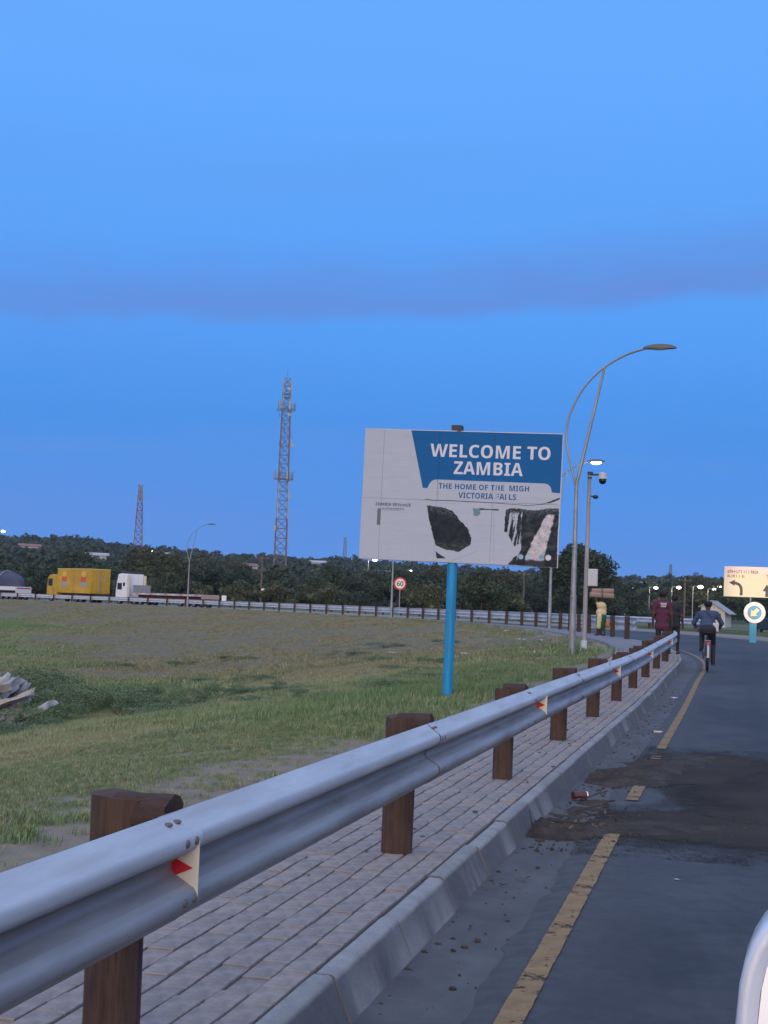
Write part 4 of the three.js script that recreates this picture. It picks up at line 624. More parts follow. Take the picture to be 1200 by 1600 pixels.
{ // woman with bundle on her head
  const t = thing('person', 'person in a cream top and green wrap skirt walking along the pavement', 'person', [-5.38, levelAtZ(-60) + 0.0, -59.7], 0.7);
  const cream = [0.62, 0.50, 0.27], green = [0.01, 0.11, 0.045];
  const c = walker({ shirt: cream, sleeve: cream, legs: skin, shoe: [0.05, 0.04, 0.04], cover: [0.02, 0.02, 0.025], H: 1.58, stride: 0.13, shirtLow: 0.9, armL: [[-0.30, 1.55, 0], [-0.2, 1.80, -0.02]] });
  const k = 1.58 / 1.75; c.push([-0.06 * k, 1.36 * k, 0, 0.06 * k, 1.36 * k, 0, 0.15, 0.15, cream], [-0.07 * k, 1.05 * k, 0, 0.07 * k, 1.05 * k, 0, 0.16, 0.16, cream], [-0.05, 0.78, 0.01, -0.06, 0.38, 0.0, 0.17, 0.16, green], [0.05, 0.78, 0.01, 0.06, 0.38, 0.0, 0.17, 0.16, green], [-0.13, 0.8, 0.08, -0.14, 0.36, 0.06, 0.10, 0.09, cream]);
  mesh('body', figure(c, [-0.45, -0.05, -0.4], [0.45, 1.85, 0.4], 0.018), clothMat, t);
  const b = thing('bundle', 'pinkish bundle of rolled mats balanced on a head', 'bundle', [-5.38, levelAtZ(-60) + 1.535, -59.7], 0.35), bm = mat([0.46, 0.33, 0.28], 0.9, 0, { map: rep(texWood, 2) });
  [[0, 0.08, 0.02, 0.075, 0.72], [-0.02, 0.09, -0.12, 0.07, 0.62], [0.04, 0.20, -0.05, 0.07, 0.66]].forEach(([x, y, z, r, L], i) => mesh('roll', [new THREE.CylinderGeometry(r, r, L, 14).rotateZ(Math.PI / 2 + (i - 1) * 0.03).translate(x, y, z)], bm, b)); b.scale.set(1.36, 1.5, 1.3); mesh('tie', [new THREE.TorusGeometry(0.17, 0.012, 6, 20).rotateY(Math.PI / 2).scale(1, 0.95, 1).translate(0, 0.12, -0.05)], M.dark, b);
  const bag = thing('carrier_bag', 'small orange carrier bag hanging beside the green skirt', 'bag', [-5.09, levelAtZ(-60) + 0.35, -59.62], 0.7); const bm2 = mat([0.55, 0.16, 0.06], 0.7);
  const bg = new THREE.SphereGeometry(0.13, 14, 10); bg.scale(0.7, 1.15, 1); mesh('sack', bg.translate(0, 0.12, 0), bm2, bag); mesh('handle', [tube([[0, 0.24, 0.05], [0, 0.38, 0.02], [0, 0.46, 0], [0, 0.38, -0.02], [0, 0.24, -0.05]], 0.008)], bm2, bag);
}
{ // bicycle and rider, heading away along the edge line
  const y0 = levelAtZ(-35.9) - 0.15 + 0.004, pos = [-0.66, y0, -35.9], ry = 0.04;
  const bk = thing('bicycle', 'dark bicycle with a red rear reflector ridden along the yellow edge line', 'bicycle', pos, ry), fm = mat([0.03, 0.03, 0.035], 0.4, 0.4);
  for (const z of [0.52, -0.53]) { const w = new THREE.Group(); w.name = 'wheel'; w.position.set(0, 0.34, z); bk.add(w); mesh('tyre', new THREE.TorusGeometry(0.315, 0.024, 10, 40).rotateY(Math.PI / 2), M.black, w); mesh('rim', [new THREE.TorusGeometry(0.29, 0.01, 8, 36).rotateY(Math.PI / 2), new THREE.CylinderGeometry(0.025, 0.025, 0.09, 10).rotateZ(Math.PI / 2)], M.galv, w); const sp = []; for (let i = 0; i < 18; i++) { const a = i / 18 * 6.2832; sp.push(rod([(i % 2 - 0.5) * 0.05, 0, 0], [0, Math.cos(a) * 0.29, Math.sin(a) * 0.29], 0.0022, 0.0022, 4)); } mesh('spokes', sp, M.galv, w); }
  mesh('frame', [rod([0, 0.30, 0.08], [0, 0.84, 0.2], 0.017), rod([0, 0.30, 0.08], [0, 0.76, -0.38], 0.019), rod([0, 0.78, 0.19], [0, 0.84, -0.36], 0.016), rod([0, 0.90, -0.33], [0, 0.70, -0.40], 0.02), ...[-1, 1].flatMap(s => [rod([s * 0.05, 0.34, 0.52], [s * 0.02, 0.30, 0.08], 0.010), rod([s * 0.05, 0.34, 0.52], [s * 0.02, 0.76, 0.19], 0.009), rod([s * 0.05, 0.34, -0.53], [s * 0.03, 0.70, -0.41], 0.012)])], fm, bk);
  mesh('handlebar', [tube([[-0.32, 1.0, -0.18], [-0.22, 1.02, -0.3], [0, 1.02, -0.36], [0.22, 1.02, -0.3], [0.32, 1.0, -0.18]], 0.013), rod([0, 0.9, -0.335], [0, 1.02, -0.36], 0.014)], M.galv, bk);
  mesh('saddle', [new THREE.SphereGeometry(1, 16, 8).scale(0.085, 0.04, 0.13).translate(0, 0.93, 0.22), rod([0, 0.8, 0.2], [0, 0.91, 0.215], 0.013)], M.black, bk);
  mesh('carrier', [box(0.13, 0.012, 0.36, 0, 0.74, 0.58), rod([0.06, 0.35, 0.52], [0.06, 0.74, 0.7], 0.007), rod([-0.06, 0.35, 0.52], [-0.06, 0.74, 0.7], 0.007)], M.galv, bk);
  mesh('mudguard', [new THREE.TorusGeometry(0.355, 0.028, 5, 24, 2.4).rotateY(-Math.PI / 2).translate(0, 0.34, 0.52)], mat([0.55, 0.52, 0.5], 0.4), bk); mesh('reflector', [rbox(0.09, 0.06, 0.02, 0.01, 0, 0.68, 0.82)], M.reflR, bk); mesh('reflector_bracket', [rod([0, 0.72, 0.74], [0, 0.68, 0.81], 0.01)], fm, bk);
  mesh('crank', [new THREE.CylinderGeometry(0.09, 0.09, 0.012, 20).rotateZ(Math.PI / 2).translate(0.06, 0.30, 0.08), rod([0.09, 0.30, 0.08], [0.11, 0.14, 0.03], 0.011), rod([-0.09, 0.30, 0.08], [-0.11, 0.46, 0.13], 0.011), box(0.1, 0.02, 0.07, 0.16, 0.14, 0.03), box(0.1, 0.02, 0.07, -0.16, 0.46, 0.13)], fm, bk);
  const t = thing('person', 'person in a blue jacket and dark beanie riding the bicycle', 'person', pos, ry);
  const blue = [0.042, 0.062, 0.125], dk = [0.016, 0.017, 0.024], c = [];
  head(0, 1.60, -0.14, [0.012, 0.012, 0.016]).forEach(a => c.push(a));
  c.push([-0.13, 1.38, -0.07, 0.13, 1.38, -0.07, 0.085, 0.085, blue], [-0.06, 1.3, -0.04, 0.06, 1.3, -0.04, 0.135, 0.135, blue], [-0.06, 1.14, 0.06, 0.06, 1.14, 0.06, 0.13, 0.13, blue], [-0.07, 1.04, 0.13, 0.07, 1.04, 0.13, 0.13, 0.13, blue], [-0.07, 0.99, 0.2, 0.07, 0.99, 0.2, 0.13, 0.13, dk]);
  for (const [s, fy, fz] of [[1, 0.19, 0.02], [-1, 0.51, 0.12]]) { const kn = [s * 0.13, fy + 0.46, fz - 0.22 - (s < 0 ? 0.08 : 0)]; c.push([s * 0.09, 0.97, 0.18, ...kn, 0.10, 0.07, dk], [...kn, s * 0.14, fy + 0.05, fz + 0.05, 0.068, 0.05, dk], [s * 0.15, fy + 0.01, fz + 0.06, s * 0.16, fy - 0.005, fz - 0.14, 0.042, 0.036, [0.03, 0.03, 0.03]]); }
  for (const s of [-1, 1]) { const sh = [s * 0.2, 1.38, -0.08], el = [s * 0.33, 1.16, -0.14], wr = [s * 0.29, 1.05, -0.22]; c.push([...sh, ...el, 0.07, 0.055, blue], [...el, ...wr, 0.052, 0.036, blue]); hand(wr, [0, -0.2, -0.8], s).forEach(h => c.push(h)); }
  mesh('body', figure(c, [-0.45, 0.1, -0.5], [0.45, 1.72, 0.5], 0.018), clothMat, t);
  const bag = mesh('shoulder_bag', [rbox(0.14, 0.22, 0.07, 0.03, 0.18, 1.06, 0.2)], mat([0.55, 0.54, 0.56], 0.8), t); mesh('strap', [tube([[0.18, 1.16, 0.22], [0.05, 1.36, 0.12], [-0.1, 1.46, -0.02]], 0.012)], M.dark, bag);
}
// ---------------------------------------------------------------- lattice towers
function lattice(name, label, x, y, z, H, w0, w1, bays, ry, thick, mats, gear) {
  const t = thing(name, label, 'tower', [x, y, z], ry), wid = h => lerp(w0, w1, Math.min(1, h / (H * 0.9))), cor = [[-1, -1], [1, -1], [1, 1], [-1, 1]], P = (i, h) => [cor[i][0] * wid(h) / 2, h, cor[i][1] * wid(h) / 2];
  const hs = []; for (let k = 0; k <= bays; k++) hs.push(H * Math.pow(k / bays, 0.9));
  for (let i = 0; i < 4; i++) { const parts = mats.map(() => []); for (let k = 0; k < bays; k++) parts[Math.floor(k / bays * mats.length * 2) % mats.length].push(rod(P(i, hs[k]), P(i, hs[k + 1]), thick, thick, 6)); const leg = mesh('leg', parts[0], mats[0], t); for (let m = 1; m < mats.length; m++) if (parts[m].length) mesh('painted_band', parts[m], mats[m], leg); }
  for (let f = 0; f < 4; f++) { const j = (f + 1) % 4, br = []; for (let k = 0; k < bays; k++) { br.push(rod(P(f, hs[k]), P(j, hs[k + 1]), thick * 0.6, thick * 0.6, 5), rod(P(j, hs[k]), P(f, hs[k + 1]), thick * 0.6, thick * 0.6, 5), rod(P(f, hs[k]), P(j, hs[k]), thick * 0.6, thick * 0.6, 5)); } mesh('bracing', br, mats[0], t); }
  if (gear) gear(t, wid); return t;
}
const twr = mat([0.20, 0.19, 0.19], 0.6, 0.2), twrR = mat([0.24, 0.13, 0.12], 0.6), twrW = mat([0.45, 0.44, 0.44], 0.6), ant = mat([0.42, 0.41, 0.38], 0.5);
lattice('radio_tower', 'tall red and white lattice tower hung with antennas, rising behind the trees', -129.6, 1.0, -401.2, 66.5, 3.7, 2.3, 24, 0.4, 0.13, [twr, twrR, twrW], (t, wid) => {
  const R = rng(9), platform = (h, r) => { const n = [], w = r; for (const s of [-1, 1]) n.push(rod([-w, h, s * w], [w, h, s * w], 0.08), rod([s * w, h, -w], [s * w, h, w], 0.08), rod([-w, h + 1.1, s * w], [w, h + 1.1, s * w], 0.05), rod([s * w, h + 1.1, -w], [s * w, h + 1.1, w], 0.05)); for (const [a, b] of [[-1, -1], [1, 1], [-1, 1], [1, -1]]) n.push(rod([0, h, 0], [a * w, h, b * w], 0.07), rod([a * w, h - 0.4, b * w], [a * w, h + 2.4, b * w], 0.07)); mesh('platform', n, twr, t); };
  for (const [h, r] of [[36.5, 2.6], [57.0, 2.5], [60.5, 1.2]]) platform(h, r);
  for (const [h, r] of [[36.5, 2.75], [57.0, 2.65]]) for (let i = 0; i < 6; i++) { const a = i / 6 * 6.283 + 0.3; mesh('panel_antenna', [rbox(0.34, 2.6, 0.2, 0.05).rotateY(-a).translate(Math.sin(a) * r, h + 1.0, Math.cos(a) * r)], ant, t); }
  for (const [h, x, z, r] of [[46.5, 1.9, 0.4, 0.65], [31.5, 1.7, 0.8, 0.55], [22.0, -1.9, 1.0, 0.7], [55.4, 0.8, 1.2, 0.5], [63.0, 0.5, 1.2, 0.5]]) { const d = mesh('dish_antenna', [new THREE.CylinderGeometry(r, r, 0.35, 18).rotateX(Math.PI / 2).translate(x, h, z + 0.3)], ant, t); mesh('dish_bracket', [rod([0, h, 0], [x, h, z + 0.2], 0.06)], twr, d); }
  for (let k = 0; k < 26; k++) { const h = 34 + k * 1.18, a = R() * 6.28; mesh('whip_antenna', [rod([0, h, 0], [Math.cos(a) * 1.9, h, Math.sin(a) * 1.9], 0.05), rod([Math.cos(a) * 1.9, h - 0.6, Math.sin(a) * 1.9], [Math.cos(a) * 1.9, h + 1.1, Math.sin(a) * 1.9], 0.06)], twr, t); }
  mesh('mast_top', [rod([0, 66, 0], [0, 69, 0], 0.06), ...[0, 1, 2, 3, 4].map(i => rod([-0.9, 61.5 + i * 1.2, 0.2], [0.9, 61.5 + i * 1.2, -0.2], 0.06))], twr, t);
});
lattice('radio_tower', 'reddish lattice tower standing on the ridge beyond the yellow lorry', -363.8, 18, -837, 54, 6.4, 2.4, 12, 0.5, 0.22, [mat([0.20, 0.10, 0.10], 0.7), mat([0.26, 0.22, 0.22], 0.7)], t => mesh('antenna_cluster', [box(3.2, 2.6, 3.2, 0, 46, 0), box(2.6, 2, 2.6, 0, 50, 0)], twr, t));
lattice('radio_tower', 'thin far-off lattice tower on the skyline beside the billboard', -370.5, 26, -1350, 41, 5, 2, 9, 0.2, 0.25, [twr], null);
lattice('radio_tower', 'thin far-off lattice tower on the skyline above the people', -53.7, 20, -1222, 25, 4, 1.6, 7, 0.2, 0.22, [twr], null);
// ---------------------------------------------------------------- poles and far street lights
const gy = (x, z) => groundY(x, z);
function utilityPole(label, x, z, top, box_) {
  const y = gy(x, z), t = thing('utility_pole', label, 'utility pole', [x, y - 0.3, z], 0.2), h = top - y + 0.3, pm = mat([0.20, 0.16, 0.14], 0.9, 0, { map: rep(texWood, 1) });
  mesh('pole', cyl(0.17, 0.12, h, 0, 0, 0, 10), pm, t); mesh('crossarm', box(1.9, 0.12, 0.12, 0, h - 0.5, 0.14), pm, t); for (const s of [-0.85, 0, 0.85]) mesh('insulator', cyl(0.05, 0.04, 0.16, s, h - 0.44, 0.14, 8), mat([0.3, 0.22, 0.2], 0.3), t);
  if (box_) mesh('meter_box', rbox(0.5, 0.7, 0.3, 0.03, 0.3, h * 0.35, 0.2), M.white, t); return t;
}
utilityPole('brown utility pole with a small white box, left of the tall tower', -64, -190.2, 7.9, true);
utilityPole('grey utility pole with wires among the trees right of the tall tower', -71.6, -250.3, 8.0, false);
utilityPole('grey utility pole beyond the people at the end of the rail', -7.7, -224.8, 7.5, false);
utilityPole('utility pole at the edge of the trees, beyond the billboard pole', -34, -236, 8.0, false);
{ const w = (label, a, b) => { const pts = []; for (let i = 0; i <= 10; i++) { const u = i / 10; pts.push([lerp(a[0], b[0], u), lerp(a[1], b[1], u) - 1.1 * 4 * u * (1 - u), lerp(a[2], b[2], u)]); } tag(mesh('power_cable', tube(pts, 0.03, 5, 20), mat([0.05, 0.05, 0.055], 0.6), scene), label, 'cable', 'cables between the utility poles'); };
  for (const s of [-0.83, 0.83]) w('dark cable slung between two utility poles by the trees', [-71.6 + s, 7.7, -250.2], [-34 + s, 7.7, -235.9]); w('dark cable running from the boxed utility pole to the next pole', [-64, 7.6, -190.1], [-71.6, 7.75, -250.2]); }
function farLamp(label, x, y, z, k = 1) {
  const g = Math.min(gy(x, z), y - 4), t = thing('far_street_light', label, 'street lamp', [x, g - 0.2, z], 0.1, 'lit street lights among the trees'), h = y - g + 0.2;
  mesh('pole', cyl(0.1, 0.07, h + 0.1, -0.9, 0, 0, 8), M.galv, t); mesh('arm', rod([-0.9, h + 0.08, 0], [0.1, h + 0.2, 0], 0.05), M.galv, t); const hd = mesh('lamp_head', rbox(0.75, 0.16, 0.34, 0.06, 0.25, h + 0.17, 0), M.galv, t);
  mesh('lamp_lens', new THREE.SphereGeometry(1, 14, 8).scale(0.34 * k, 0.21 * k, 0.24).translate(0.25, h + 0.02, 0.06), lampGlow, hd);
  const l = new THREE.PointLight(new THREE.Color().setRGB(1, 0.9, 0.72), 10 * k, 40, 2); l.position.set(0.25, h - 0.4, 0.1); l.castShadow = true; l.shadow.radius = 8; t.add(l);
}
farLamp('lit street light at the head of the truck queue', -114.1, 11.1, -208.6, 1.0);
farLamp('lit street light standing behind the white tractor unit', -103.1, 9.9, -242.4, 1.2);
farLamp('lit street light glowing at the lower left corner of the billboard', -61.3, 9.35, -242.4, 1.25);
farLamp('lit street light just above the 60 speed limit sign', -66.2, 8.95, -292.8, 0.8);
farLamp('lit street light low in the trees right of the billboard pole', -41.3, 6.7, -278.5, 0.8);
farLamp('lit street light right of the large dark tree', -18.6, 6.4, -263.4, 0.75);
farLamp('lit street light above the person in maroon', -14.4, 6.5, -264.5, 1.15);
farLamp('lit street light above the person in dark clothes', -9.6, 6.3, -245, 1.15);
farLamp('lit street light above the cyclist, the brightest of its row', -5.6, 6.1, -225.4, 1.25);
farLamp('lit street light by the corner of the direction board, lower of two', -4.15, 6.6, -267, 0.95);
farLamp('lit street light by the corner of the direction board, upper of two', -3.5, 7.6, -287.7, 1.1);
// ---------------------------------------------------------------- small building by the junction, and houses on the hill
{
  const t = thing('small_building', 'small white building with a pitched roof behind the cyclist', 'building', [-2.3, 0.45, -155], -0.12), wm = mat([0.66, 0.62, 0.56], 0.85, 0, { map: rep(texGrain, 0.5) });
  const sh = new THREE.Shape([[-1.3, -0.3], [1.2, -0.3], [1.2, 1.75], [-0.3, 2.75], [-1.3, 2.2]].map(p => new THREE.Vector2(...p))); mesh('wall', new THREE.ExtrudeGeometry(sh, { depth: 5, bevelEnabled: false }).translate(0, 0, -5), wm, t);
  mesh('roof', [box(2.4, 0.08, 5.6, 0.72, 2.12, -2.5, 0, 0, -0.59), box(1.5, 0.08, 5.6, -0.88, 2.48, -2.5, 0, 0, 0.5)], mat([0.35, 0.34, 0.33], 0.6), t); const d = mesh('door', box(0.8, 1.9, 0.05, -0.6, 0.65, 0.02), mat([0.16, 0.12, 0.1], 0.7), t); mesh('window', [box(0.5, 0.6, 0.04, 0.5, 1.2, 0.02)], glassD, t);
}
{
  const R = rng(2024), spots = [[-335, -640, 'long pale roof'], [-262, -560, 'white wall'], [-290, -700, 'pale roof'], [-196, -560, 'white wall'], [-150, -620, 'pale roof'], [-212, -720, 'white wall'], [-120, -600, 'long pale roof'], [-60, -560, 'pale roof'], [-38, -640, 'white wall'], [-95, -520, 'pale roof']];
  spots.forEach(([x, z], i) => { const y = gy(x, z), w = 6 + R() * 5, d = 6, h = 3.6 + R() * 1.5; const t = thing('hillside_house', 'low pale house among the trees on the far hillside', 'house', [x, y + 2.6, z], 0.3 + R() * 0.5, 'low houses scattered over the wooded hill');
    mesh('wall', box(w, h + 5, d, 0, h / 2 - 2.5, 0), mat([0.5, 0.48, 0.46], 0.9), t); mesh('roof', [box(w + 1, 0.2, d * 0.62, 0, h + 0.7, d * 0.27, 0, 0.32), box(w + 1, 0.2, d * 0.62, 0, h + 0.7, -d * 0.27, 0, -0.32)], mat(i % 3 ? [0.42, 0.40, 0.40] : [0.25, 0.13, 0.11], 0.7), t);
    for (let k = -1; k <= 1; k++) mesh('window', box(1.2, 1.3, 0.1, k * w * 0.28, h * 0.5, d / 2 + 0.02), glassD, t); });
}
{ const p = off(sz(-147), 1.0, -0.1); const t = thing('marker_box', 'small white box on a short post behind the far guardrail, right of the flatbed trailer', 'box', [p.x, p.y, p.z], 0.2); mesh('post', cyl(0.06, 0.06, 0.9, 0, -0.1, 0, 8), M.galv, t); mesh('housing', rbox(0.5, 0.75, 0.35, 0.06, 0, 1.1, 0), M.white, t); }
// ---------------------------------------------------------------- trees
const leafM = mat([1, 1, 1], 0.9, 0, { vertexColors: true });
function leafCloud(lobes, count, size, R, shade) {                 // small leaf faces spread through rounded lobes [x,y,z,rx,ry,rz]
  const pos = [], col = []; const wsum = lobes.map(l => l[3] * l[4] + l[4] * l[5]); const tot = wsum.reduce((a, b) => a + b, 0);
  lobes.forEach((l, li) => { const n = Math.round(count * wsum[li] / tot), tone = 0.8 + R() * 0.45; for (let i = 0; i < n; i++) {
    const u = R() * 2 - 1, a = R() * 6.2832, s = Math.sqrt(1 - u * u), rr = Math.pow(R(), 0.28) * (0.9 + 0.25 * R()), x = l[0] + s * Math.cos(a) * l[3] * rr, y = l[1] + u * l[4] * rr, z = l[2] + s * Math.sin(a) * l[5] * rr;
    const e = [R() - 0.5, R() - 0.5, R() - 0.5], f = [R() - 0.5, R() - 0.5, R() - 0.5], k = size * (0.6 + R() * 0.9); pos.push(x + e[0] * k, y + e[1] * k, z + e[2] * k, x + f[0] * k, y + f[1] * k, z + f[2] * k, x - (e[0] + f[0]) * k * 0.8, y - (e[1] + f[1]) * k * 0.8, z - (e[2] + f[2]) * k * 0.8);
    const v = tone * (0.75 + R() * 0.5), c = shade(R()); for (let q = 0; q < 3; q++) col.push(c[0] * v, c[1] * v, c[2] * v); } });
  return geo(pos, null, null, col);
}
const greens = [r => mix3([0.034, 0.052, 0.028], [0.062, 0.082, 0.036], r), r => mix3([0.028, 0.046, 0.030], [0.050, 0.068, 0.036], r), r => mix3([0.050, 0.062, 0.030], [0.088, 0.092, 0.042], r)];
function treeGeo(seed, h, w, leaves, size, shade) {
  const R = rng(seed), lobes = [], limbs = [], th = h * 0.32; limbs.push(rod([0, -0.4, 0], [0.1, th, 0.05], 0.2 * h / 7, 0.13 * h / 7, 8));
  const n = 13 + (R() * 6 | 0); for (let i = 0; i < n; i++) { const a = R() * 6.28, r = Math.sqrt(R()) * w * 0.40, y = lerp(h * 0.30, h * 0.86, Math.pow(R(), 0.8)) - r * 0.25, x = Math.cos(a) * r, z = Math.sin(a) * r; lobes.push([x, y, z, w * (0.13 + R() * 0.13), h * (0.09 + R() * 0.09), w * (0.13 + R() * 0.13)]); limbs.push(rod([0.1, th * (0.8 + R() * 0.25), 0.05], [x * 0.85, y, z * 0.85], 0.06 * h / 7, 0.02, 5)); }
  lobes.push([0, h * 0.82, 0, w * 0.2, h * 0.16, w * 0.2], [0, h * 0.55, 0, w * 0.3, h * 0.22, w * 0.3]);
  return { crown: leafCloud(lobes, leaves, size, R, shade), trunk: merge(limbs) };
}
const treeKinds = [[11, 7.5, 8.5], [12, 6.2, 7.2], [13, 8.2, 8.0], [14, 5.2, 7.5], [15, 6.8, 9.5], [16, 4.2, 5.6]].map(([s, h, w], i) => treeGeo(s, h, w, 5200, 0.42, greens[i % 3]));
function tree(kind, label, x, z, k, ry, group) { const y = gy(x, z), t = thing('tree', label, 'tree', [x, y, z], ry, group); t.scale.setScalar(k); mesh('trunk', treeKinds[kind].trunk, M.bark, t); mesh('crown', treeKinds[kind].crown, leafM, t); return t; }
{
  const big = treeGeo(77, 8.4, 8.6, 15000, 0.34, greens[1]); const y = gy(-15.1, -151), t = thing('tree', 'large dense dark tree standing just past the road, right of the billboard', 'tree', [-16.2, y - 0.1, -151], 0.6); mesh('trunk', big.trunk, M.bark, t); mesh('crown', big.crown, leafM, t);
  const R = rng(321), g = 'belt of trees beyond the curving road', looks = ['tall round dark tree', 'broad dark tree', 'tall olive tree', 'low spreading dark tree', 'wide olive tree', 'small rounded tree'], spot = az => az < -28 ? 'behind the tarpaulin truck' : az < -25 ? 'behind the yellow lorry' : az < -22 ? 'behind the flatbed trailer' : az < -19.5 ? 'left of the tall lattice tower' : az < -16 ? 'right of the tall lattice tower' : az < -12.5 ? 'behind the 60 sign' : az < -9 ? 'behind the billboard pole' : az < -5 ? 'beyond the large dark tree' : 'beyond the people and the cyclist';
  // a belt that follows the outside of the bend
  const used = []; let n = 0; for (let tries = 0; tries < 3000 && n < 118; tries++) {
    const az = lerp(-33, 3, R()), d = lerp(150, 310, Math.pow(R(), 0.9)), x = Math.sin(az * D2R) * d, z = -Math.cos(az * D2R) * d, q = nearest(x, z); if (q.l < 16) continue; if (az > -8.5 && d < 235) continue; if (az > -3.5 && az < 3 && d < 260) continue;
    if (used.some(u => Math.hypot(u[0] - x, u[1] - z) < 5.2)) continue; used.push([x, z]); n++;
    const near = d < 215; const kd = near && R() < 0.6 ? 5 : (R() * 5) | 0; tree(kd, `${looks[kd]} in the belt ${spot(az)}`, x, z, (near ? 0.62 : 0.82) + R() * 0.3, R() * 6.28, g); }
}
{ // woods on the far hills, one mass
  const R = rng(555), kinds = [0, 1].map(k => { const rr = rng(700 + k), lobes = []; for (let i = 0; i < 8; i++) lobes.push([(rr() - 0.5) * 4.5, 2.5 + rr() * 3, (rr() - 0.5) * 4.5, 1.6 + rr(), 1.2 + rr() * 0.8, 1.6 + rr()]); return leafCloud(lobes, 420, 1.15, rr, greens[k]); });
  kinds.forEach((g, k) => { const N = 5200, im = new THREE.InstancedMesh(g, leafM, N), o = new THREE.Object3D(); let i = 0; while (i < N) { const az = lerp(-35, 6, R()), r = 300 + 1150 * Math.pow(R(), 0.75), x = Math.sin(az * D2R) * r, z = -Math.cos(az * D2R) * r; if (fbm(x * 0.01, z * 0.01, 3, 2) < -0.22 && R() < 0.75) continue; const s = (0.75 + R() * 0.65) * (r > 900 ? 1.25 : 1); o.position.set(x, gy(x, z) - 0.8, z); o.scale.set(s, s * (0.8 + R() * 0.35), s); o.rotation.y = R() * 6.28; o.updateMatrix(); im.setMatrixAt(i++, o.matrix); }
    im.name = numbered('hill_woods'); im.userData = { kind: 'stuff', label: k ? 'darker scattered scrub wood covering the far hillside' : 'dense dark wood covering the far hillside', category: 'woods' }; im.castShadow = im.receiveShadow = true; scene.add(im); });
}
{ // shrubs in the low ground
  const R = rng(88), kinds = [1, 2, 3].map(k => { const rr = rng(900 + k), lobes = []; for (let i = 0; i < 9; i++) lobes.push([(rr() - 0.5) * 2.3, 0.2 + rr() * 0.8, (rr() - 0.5) * 2.0, 0.16 + rr() * 0.3, 0.14 + rr() * 0.3, 0.16 + rr() * 0.3]); const st = []; for (let i = 0; i < 7; i++) st.push(rod([0, -0.2, 0], [(rr() - 0.5) * 1.3, 0.4 + rr() * 0.4, (rr() - 0.5) * 1.2], 0.018, 0.006, 5)); return { leaves: leafCloud(lobes, 5200, 0.05, rr, r => mix3([0.075, 0.125, 0.06], [0.15, 0.20, 0.095], r)), stems: merge(st) }; });
  const spots = [[-18.1, -37.7, 1.15], [-15.8, -35.2, 1.0], [-16.9, -40.5, 0.8], [-13.6, -31.0, 1.0], [-20.7, -39.4, 1.5], [-14.6, -33.4, 1.2], [-17.0, -34.2, 1.25], [-12.9, -32.8, 0.8], [-14.9, -29.2, 0.95], [-19.2, -35.0, 1.2], [-13.4, -36.4, 0.7], [-15.4, -31.2, 0.9], [-12.0, -29.6, 0.6], [-16.9, -28.3, 0.8], [-21.5, -42.5, 1.2], [-11.5, -34.5, 0.5], [-9.6, -24.7, 0.35], [-8.8, -26.2, 0.4], [-10.3, -26.8, 0.4], [-9.2, -44.5, 0.5], [-6.6, -31.5, 0.35], [-8.2, -38, 0.45]]; { const q = rng(63); for (let i = 0; i < 26; i++) { const d = lerp(24, 66, q()), az = lerp(-29, -11, q()); spots.push([Math.sin(az * D2R) * d, -Math.cos(az * D2R) * d, 0.3 + 0.21 * q()]); } }
  spots.forEach(([x, z, k], i) => { const t = thing('shrub', k < 0.52 ? 'low dark weed clump in the open grass' : 'dark green shrub in the thicket around the pale rubble', 'shrub', [x, gy(x, z), z], R() * 6.28, k < 0.52 ? 'weed clumps dotted over the open grass' : 'shrubs of the thicket in the low ground'); const q = k < 0.52 ? k : k * 0.72; t.scale.set(q * (k < 0.52 ? 2.0 : 1.2), q * (k < 0.52 ? 0.42 : 0.72), q * (k < 0.52 ? 1.5 : 1.2)); mesh('foliage', kinds[i % 3].leaves, leafM, t); mesh('stems', kinds[i % 3].stems, M.bark, t); });
}
{ // pale rubble
  const t0 = [-16.75, -31.0], y = gy(...t0), t = thing('rubble_heap', 'heap of pale broken concrete slabs among the shrubs', 'rubble', [t0[0], y, t0[1]], 0.2), R = rng(17), cm = [mat([0.52, 0.49, 0.48], 0.9, 0, { map: rep(texGrain, 1) }), mat([0.42, 0.39, 0.38], 0.9, 0, { map: rep(texGrain, 1.4) })];
  for (let i = 0; i < 34; i++) { const g = new THREE.BoxGeometry(0.28 + R() * 0.42, 0.08 + R() * 0.1, 0.22 + R() * 0.3, 3, 2, 3), p = g.attributes.position; for (let k = 0; k < p.count; k++) { const n = noise(p.getX(k) * 4 + i * 7, p.getY(k) * 4, p.getZ(k) * 4); p.setXYZ(k, p.getX(k) * (1 + 0.5 * n), p.getY(k) * (1 + 0.7 * n) + 0.03 * n, p.getZ(k) * (1 + 0.5 * n)); } g.computeVertexNormals(); const m = mesh('slab', uvBox(g), cm[i % 2], t); const u = R(); m.scale.set(1.5, 1, 1.2); m.position.set((R() + R() - 1) * 1.2 - 0.2, 0.05 + (i / 34) * 0.95, (R() - 0.5) * 0.9); m.rotation.set((R() - 0.5) * 0.5 + 0.3, (R() - 0.5) * 1.2, 0.5 + (R() - 0.5) * 0.4); }
}
